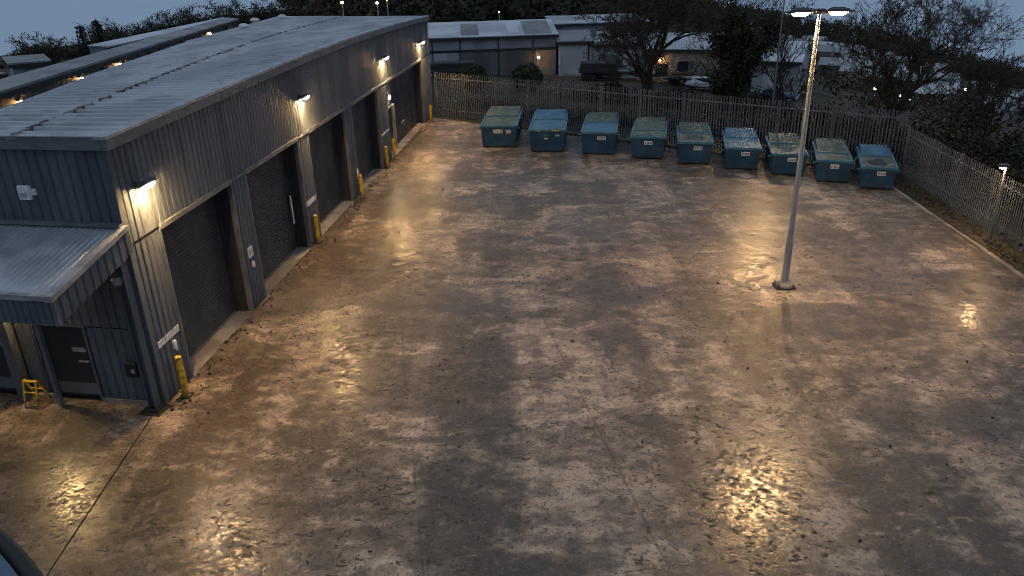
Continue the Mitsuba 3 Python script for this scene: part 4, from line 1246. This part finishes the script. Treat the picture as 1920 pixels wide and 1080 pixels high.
def bare_tree(x, y, h, r0, seed, label, width=1.0, leaves=None, ivy=0, twig=.012, z=None, **kw):
    k = thing('bare_tree', label, 'tree', 'bare winter trees beyond the fences')
    zb = (tz1(x, y) if z is None else z) - .15
    segs = grow(seed, h, r0, **kw)
    if width != 1.0:
        S = np.array([width, width, 1])
        segs = [(a * S, b * S, ra, rb, l) for a, b, ra, rb, l in segs]
    top = max(s[4] for s in segs)
    obj('trunk', place(cat_([skeleton_mesh(segs, 0, 1, .02, 9), skeleton_mesh(segs, 2, 3, .018, 5)]), x, y, zb), 'm_bark', k)
    obj('twigs', place(skeleton_mesh(segs, 4, top, twig, 3), x, y, zb), 'm_twig', k)
    rg = np.random.default_rng(seed + 5)
    if leaves:
        n_, m_, lo_, hi_, sz = leaves
        tips = np.array([s[1] for s in segs if s[4] >= 4 and lo_ * h <= s[1][2] <= hi_ * h])
        cl_ = np.array([meshkit.noise(t_ * .55 + seed) for t_ in tips])
        tips = tips[cl_ > .42]
        c = tips[rg.integers(0, len(tips), n_)] + rg.normal(0, .10, (n_, 3))
        obj('leaves', place(leaf_quads(c, np.full(n_, sz), rg), x, y, zb), m_, k)
    if ivy:
        st = [s for s in segs if s[4] <= 2 and s[1][2] < h * .88]
        w = np.array([np.linalg.norm(s[1] - s[0]) * (1.6 if s[4] == 0 else 1.0) for s in st]); w /= w.sum()
        ix = rg.choice(len(st), ivy, p=w)
        t_ = rg.random(ivy)[:, None]
        a = np.array([st[i][0] for i in ix]); b = np.array([st[i][1] for i in ix])
        c = a + (b - a) * t_ + rg.normal(0, .30, (ivy, 3)) * (.6 + .8 * rg.random((ivy, 1)))
        obj('ivy', place(leaf_quads(c, np.full(ivy, .13), rg), x, y, zb), 'm_ivy', k)
    return k
bare_tree(11.6, 66.0, 12.8, .52, 21, 'large bare spreading tree beyond the fence in the middle of the back fence', width=1.25, leaves=(1500, 'm_brownleaf', .05, .8, .07), trunk=.42, twig=.020, levels=7, first=4, spread=.66, upw=.42)
bare_tree(16.2, 56.0, 11.8, .40, 7, 'dark ivy-clad tree left of the lamp column', ivy=15000, leaves=(300, 'm_brownleaf', .1, .8, .07), trunk=.45, twig=.015, width=.95)
bare_tree(20.2, 58.5, 9.6, .16, 33, 'slender bare tree just left of the lamp column', width=.7, trunk=.6, twig=.016, spread=.55)
bare_tree(25.6, 51.2, 12.6, .46, 12, 'large bare tree with wide fan of branches right of the lamp column', width=1.22, leaves=(1300, 'm_brownleaf', .15, 1.0, .06), trunk=.20, twig=.017, levels=7, first=5, spread=.58, upw=.48)
bare_tree(29.5, 47.5, 9.2, .20, 45, 'smaller bare tree at the right edge of the picture', width=.95, leaves=(600, 'm_brownleaf', .1, .55, .07), trunk=.3, twig=.015, levels=7, first=4, spread=.55, upw=.45)

def shrub(x, y, r, h, seed, label):
    k = thing('clipped_shrub', label, 'shrub')
    rg = np.random.default_rng(seed); z = tz1(x, y)
    n_ = 2600
    d = rg.normal(size=(n_, 3)); d /= np.linalg.norm(d, axis=1, keepdims=True)
    c = d * (np.array([r, r, h / 2]) * (rg.random((n_, 1)) ** .33)) * (.85 + .25 * meshkit.noise(d * 2.6 + seed)[:, None])
    c[:, 2] = np.maximum(c[:, 2], -h / 2 + .05) + h / 2
    obj('foliage', leaf_quads(c + [x, y, z], np.full(n_, .14), rg), 'm_shrub', k)
    obj('stem', tube([(x, y, z - .2), (x + .05, y, z + h * .5), (x, y, z + h * .8)], [.09, .07, .03], 7), 'm_bark', k)
shrub(-4.2, 78.5, 1.6, 2.6, 3, 'round dark green shrub left of two, before the grey hall')
shrub(1.3, 79.0, 1.7, 2.7, 4, 'round dark green shrub right of two, before the grey hall')

# scrub behind the fences
def scrub(pts, n, hmax, seed, size, name, m, label):
    rg = np.random.default_rng(seed)
    pts = np.array(pts, float)
    sl_ = np.linalg.norm(np.diff(pts[:, :2], axis=0), axis=1); cs = np.concatenate([[0], np.cumsum(sl_)])
    t = rg.random(n) * cs[-1]
    px_ = np.interp(t, cs, pts[:, 0]) + rg.normal(0, 1.3, n); py_ = np.interp(t, cs, pts[:, 1]) + rg.normal(0, 1.3, n)
    hh = np.interp(t, cs, pts[:, 2])
    cl_ = meshkit.fbm(np.column_stack([px_ * .45, py_ * .45, np.zeros(n)]), 3, seed)
    h = hh * np.clip(.25 + 1.5 * (cl_ - .25), .12, 1.3)
    z = tz(px_, py_) + h * rg.random(n) ** .7
    return obj(name, leaf_quads(np.column_stack([px_, py_, z]), np.full(n, size), rg), m, kind='stuff', cat='undergrowth', label=label)
scrub([(12, 49.5, 2.4), (18, 46, 3.0), (22, 42, 3.6), (23.5, 38, 3.6), (22.5, 30, 3.2), (20.5, 22, 2.6), (19.5, 14, 2.4)], 42000, 3.3, 61, .10, 'undergrowth', 'm_under', 'dense dark scrub on the bank behind the right fence and corner')
scrub([(-4, 58, 1.0), (4, 53, 1.2), (10, 49.5, 1.6)], 9000, 1.4, 62, .09, 'undergrowth', 'm_under', 'low brown weeds behind the left part of the back fence')
scrub([(22, 46, 2.6), (27, 42, 2.6), (28, 34, 3.4), (26, 26, 3.8)], 26000, 4.2, 64, .12, 'undergrowth', 'm_ivy', 'dark evergreen hedge mass beyond the right fence')
scrub([(6, 72, 1.6), (14, 70, 2.0), (22, 66, 2.6), (30, 60, 3.2), (38, 54, 3.6)], 26000, 3.0, 65, .13, 'undergrowth', 'm_under', 'scrubby hedge below the buildings beyond the back fence')

# conifers at the left
def conifer(x, y, ztop, h, seed, label):
    k = thing('conifer', label, 'tree', 'conifers above the left sheds')
    rg = np.random.default_rng(seed)
    z0 = ztop - h
    obj('trunk', tube([(x, y, z0), (x, y, ztop - .2)], [.28, .03], 8), 'm_bark', k)
    C, S = [], []
    for lev in np.linspace(.06, 1, 40):
        zz = ztop - lev * h
        R = .10 + .33 * h * lev ** .85
        nb = 7 + int(9 * lev)
        for b in range(nb):
            a = rg.random() * 6.283; R_ = R * (.65 + .45 * rg.random())
            for s in np.arange(.1, 1, .5 / max(R_, .6)):
                C.append((x + math.cos(a) * R_ * s, y + math.sin(a) * R_ * s, zz - .30 * R_ * s ** 1.5 + rg.normal(0, .07)))
                S.append(.34)
    C = np.array(C)
    obj('foliage', leaf_quads(C, np.array(S), rg, aspect=.45), 'm_conifer', k)
conifer(-61.4, 112.3, 3.9, 11, 1, 'dark conifer, left of the pair above the long shed')
conifer(-59.6, 113.5, 4.5, 12, 2, 'taller dark conifer, right of the pair above the long shed')

# individual trees of the left skyline
tz_sky = [(-80.6, 126.5, .3, 8, 'far bare tree at the left edge of the skyline'), (-77.6, 128.3, 1.1, 9, 'far bare tree second from the left on the skyline'), (-74.7, 130.1, 1.7, 9, 'far round bare tree left of the two conifers'),
          (-67.9, 133.8, 2.9, 9, 'far bare tree just right of the two conifers'), (-66.0, 134.7, 3.4, 9, 'far pointed tree second right of the two conifers'), (-62.9, 136.2, 3.6, 9, 'far round tree left of the bright metal roof'),
          (-57.8, 138.4, 4.9, 10, 'far broad tree above the bright metal roof'), (-53.2, 140.2, 4.6, 10, 'far bushy tree at the far end of the bright metal roof'), (-49.4, 141.6, 5.8, 11, 'far tall tree where the warehouse roof meets the skyline'),
          (-45.5, 142.9, 5.4, 11, 'far tree over the back edge of the warehouse roof'), (-42.1, 144.0, 5.6, 11, 'far tree over the middle of the warehouse roof'), (-37.6, 145.0, 5.5, 11, 'far tree at the left end of the dark wood above the warehouse')]
protos = []
for sd_ in (71, 72, 73):
    sg_ = grow(sd_, 1.0, .03, levels=5, trunk=.16, spread=.8)
    sg_ = [(a * [1.25, 1.25, 1], b * [1.25, 1.25, 1], ra, rb, l) for a, b, ra, rb, l in sg_]
    rg = np.random.default_rng(sd_)
    tips = np.array([s[1] for s in sg_ if s[4] >= 3])
    c = tips[rg.integers(0, len(tips), 4200)] + rg.normal(0, .02, (4200, 3))
    protos.append((mikit.ply(skeleton_mesh(sg_, 0, 2, .006, 5), 'm_bark'), mikit.ply(cat_([skeleton_mesh(sg_, 3, 6, .0032, 3)]), 'm_twig'), mikit.ply(leaf_quads(c, np.full(4200, .010), rg), 'm_forest')))
for i, (x, y, zt, h, lab) in enumerate(tz_sky):
    k = thing('far_tree', lab, 'tree', 'trees of the left skyline')
    h = h * 1.25
    M = T().translate([x, y, zt - h]).rotate([0, 0, 1], 67 * i).scale([h * 1.15, h * 1.15, h])
    for nm, d in zip(('trunk', 'twigs', 'crown'), protos[i % 3]):
        obj(nm, d, None, k, to_world=M)

# woods: one mass of many small crowns
def wood(spots, name, m, label, seed, n=110, leaf=.62):
    rg = np.random.default_rng(seed)
    C, S = [], []
    for x, y, z, h in spots:
        d = rg.normal(size=(n, 3)); d /= np.linalg.norm(d, axis=1, keepdims=True)
        c = d * np.array([h * .36, h * .36, h * .42]) * (rg.random((n, 1)) ** .4)
        c[:, 2] += h * .55
        C.append(c + [x, y, z]); S.append(np.full(n, leaf * h / 10 * .9))
    return obj(name, leaf_quads(np.vstack(C), np.concatenate(S), rg), m, kind='stuff', cat='wood', label=label)
rg = np.random.default_rng(99)
sp1, sp2, sp3 = [], [], []
for _ in range(2300):
    b = math.radians(rg.uniform(-16, 46)); d = rg.uniform(255, 470)
    bd = math.degrees(b)
    lim = 200 if bd < 10 else (255 if bd < 16 else 330)
    if d < lim:
        continue
    x, y = d * math.sin(b), d * math.cos(b)
    h = rg.uniform(6.5, 11.5) * (1.25 if bd < 8 else (.8 if bd > 14 else 1))
    (sp1 if rg.random() < .7 else sp2).append((x, y, tz1(x, y), h))
for _ in range(330):
    b = math.radians(rg.uniform(-14, 10)); d = rg.uniform(128, 250)
    x, y = d * math.sin(b), d * math.cos(b)
    (sp1 if rg.random() < .55 else sp2).append((x, y, tz1(x, y), rg.uniform(8, 13)))
wood(sp1, 'hill_wood', 'm_forest', 'brown winter woodland covering the hill beyond the town', 5)
wood(sp2, 'evergreen_wood', 'm_forestdark', 'darker evergreen trees scattered through the hill woodland', 6)
for _ in range(240):
    b = math.radians(rg.uniform(-40, -14)); d = rg.uniform(150, 185)
    x, y = d * math.sin(b), d * math.cos(b)
    bd = math.degrees(b)
    dep = np.interp(bd, [-40, -32.5, -29.9, -26.9, -22.6, -18.9, -14.9], [5.9, 4.7, 4.1, 3.5, 2.95, 2.6, 2.3]) + .5 * rg.random()
    zt = 10 - d * math.tan(math.radians(dep))
    h = rg.uniform(7, 10)
    sp3.append((x, y, zt - h, h))
wood(sp3, 'skyline_wood', 'm_forestdark', 'dark belt of woodland under the left skyline trees', 8, n=170)
# copses among the houses
sp4 = []
for _ in range(150):
    b = math.radians(rg.uniform(13, 42)); d = rg.uniform(85, 340)
    x, y = d * math.sin(b), d * math.cos(b)
    sp4.append((x, y, tz1(x, y) - 1, rg.uniform(3, 6.5)))
wood(sp4, 'town_trees', 'm_forest', 'garden trees and hedges between the hillside houses', 9, n=70)

# ------------------------------------------------------------------ the town on the slope
def house_protos():
    out = []
    for W, D, H in ((8, 6, 4.6), (11, 6.5, 4.8), (6.5, 6, 5.2)):
        w = bx(-W / 2, W / 2, -D / 2, D / 2, -2.5, H)
        rp_ = H + D * .36
        v = np.array([(-W / 2 - .2, -D / 2 - .3, H - .1), (W / 2 + .2, -D / 2 - .3, H - .1), (W / 2 + .2, D / 2 + .3, H - .1), (-W / 2 - .2, D / 2 + .3, H - .1), (-W / 2 - .2, 0, rp_), (W / 2 + .2, 0, rp_)])
        f = [[0, 1, 5], [0, 5, 4], [2, 3, 4], [2, 4, 5], [0, 4, 3], [1, 2, 5], [0, 3, 2], [0, 2, 1]]
        ch = bx(W / 2 - 1.1, W / 2 - .5, -.3, .3, H, rp_ + .7)
        win = [bx(x - .5, x + .5, -D / 2 - .05, -D / 2 + .1, z, z + 1.1) for x in (-W * .28, W * .28) for z in (.9, 3.2)]
        out.append((mikit.ply(w, 'm_housewall'), mikit.ply(trimesh.Trimesh(v, f, process=False), 'm_houseroof'), mikit.ply(ch, 'm_housewall'), [mikit.ply(x, 'm_window') for x in win]))
    return out
hp = house_protos()
rg = np.random.default_rng(123)
placed = []
house_at = []
tries = 0
while len(placed) < 150 and tries < 6000:
    tries += 1
    bd = rg.uniform(15.5, 41); d = 175 + (170 if bd < 29 else 105) * rg.random() ** .8
    x, y = d * math.sin(math.radians(bd)), d * math.cos(math.radians(bd))
    if any((x - a) ** 2 + (y - b) ** 2 < 10 ** 2 for a, b in placed):
        continue
    placed.append((x, y))
    zone = 'left of the wide bare tree' if bd < 23 else ('behind the wide bare tree' if bd < 28 else ('between the two right-hand trees' if bd < 31 else 'near the right edge'))
    depth_ = 'on the lower slope' if d < 225 else ('halfway up the town' if d < 285 else 'in the farthest row')
    k = thing('town_house', f'{("small pale-roofed", "long pale-roofed", "squarish pale-roofed")[len(placed) % 3]} house {depth_}, {zone}', 'house', 'houses of the hillside town')
    house_at.append((labels[k]['label'], bd, k))
    w, r, c, wn = hp[len(placed) % 3]
    M = T().translate([x, y, tz1(x, y)]).rotate([0, 0, 1], -28 + rg.normal(0, 16)).scale([.62, .62, .62])
    obj('wall', w, None, k, to_world=M)
    rk = obj('roof', r, None, k, to_world=M)
    obj('chimney', c, None, rk, to_world=M)
    if d < 215:
        for q in wn:
            obj('window', q, None, k, to_world=M)

by_label = {}
for lab, bd, k in house_at:
    by_label.setdefault(lab, []).append((bd, k))
ORD = ['leftmost', 'second from left', 'third from left', 'fourth from left', 'fifth from left', 'sixth from left', 'seventh from left', 'eighth from left', 'ninth from left', 'tenth from left', 'eleventh from left', 'twelfth from left']
for lab, hs in by_label.items():
    if 1 < len(hs) <= 12:
        for i, (bd, k) in enumerate(sorted(hs)):
            labels[k]['label'] = f"{lab}, {ORD[i]}"

# street lamps of the town and beyond, lit
ball = trimesh.creation.icosphere(subdivisions=1, radius=1)
def street_lamp(x, y, zl, r, power, col, label, group='lit street lamps far beyond the yard'):
    k = thing('street_lamp', label, 'street lamp', group)
    z = tz1(x, y)
    zl = max(zl, z + 2.5)
    obj('pole', tube([(x, y, z - .3), (x, y, zl)], .09, 6), 'm_galv', k)
    obj('lens', xf(ball, lambda v: v * [r, r, r * .7] + [x, y, zl]), 'm_lens', k, em=area(col, power, .05))
STREET = [(104.5, 279, -19.5, .42, 40, NEUTRAL), ]
for b_, dp, d, r, pw, col, lab in [
        (20.0, 6.75, 150, .30, 70, ORANGE, 'bright orange street lamp left of the lamp column'), (20.5, 6.95, 152, .26, 60, ORANGE, 'second orange street lamp left of the lamp column'),
        (30.4, 8.15, 170, .32, 60, NEUTRAL, 'white street lamp before the dark hillside at the right'), (25.1, 9.55, 120, .22, 50, ORANGE, 'orange street lamp under the large bare tree, left of three'),
        (26.6, 9.50, 122, .26, 55, ORANGE, 'orange street lamp under the large bare tree, middle of three'), (27.3, 9.95, 118, .2, 45, ORANGE, 'orange street lamp under the large bare tree, right of three'),
        (24.1, 7.9, 200, .22, 30, NEUTRAL, 'faint white street lamp in the middle of the town'), (28.0, 8.2, 230, .24, 30, NEUTRAL, 'faint white street lamp between the two right-hand trees'), (22.0, 7.5, 220, .22, 30, NEUTRAL, 'faint white street lamp on the upper edge of the town'),
        (-12.0, 2.25, 125, .26, 45, ORANGE, 'orange lamp in the wood above the warehouse roof, left of three'), (-9.6, 2.35, 125, .24, 45, NEUTRAL, 'white lamp in the wood above the warehouse roof, middle of three'), (-8.9, 2.2, 126, .14, 30, ORANGE, 'small orange lamp in the wood above the warehouse roof, right of three'),
        (-1.0, 3.2, 118, .12, 25, NEUTRAL, 'tiny yellowish lamp in the wood above the grey hall'), (-32.9, 4.9, 130, .2, 40, ORANGE, 'orange lamp beyond the sheds at the far left')]:
    x, y = d * math.sin(math.radians(b_)), d * math.cos(math.radians(b_))
    street_lamp(x, y, 10 - d * math.tan(math.radians(dp)), r, pw, col, lab)
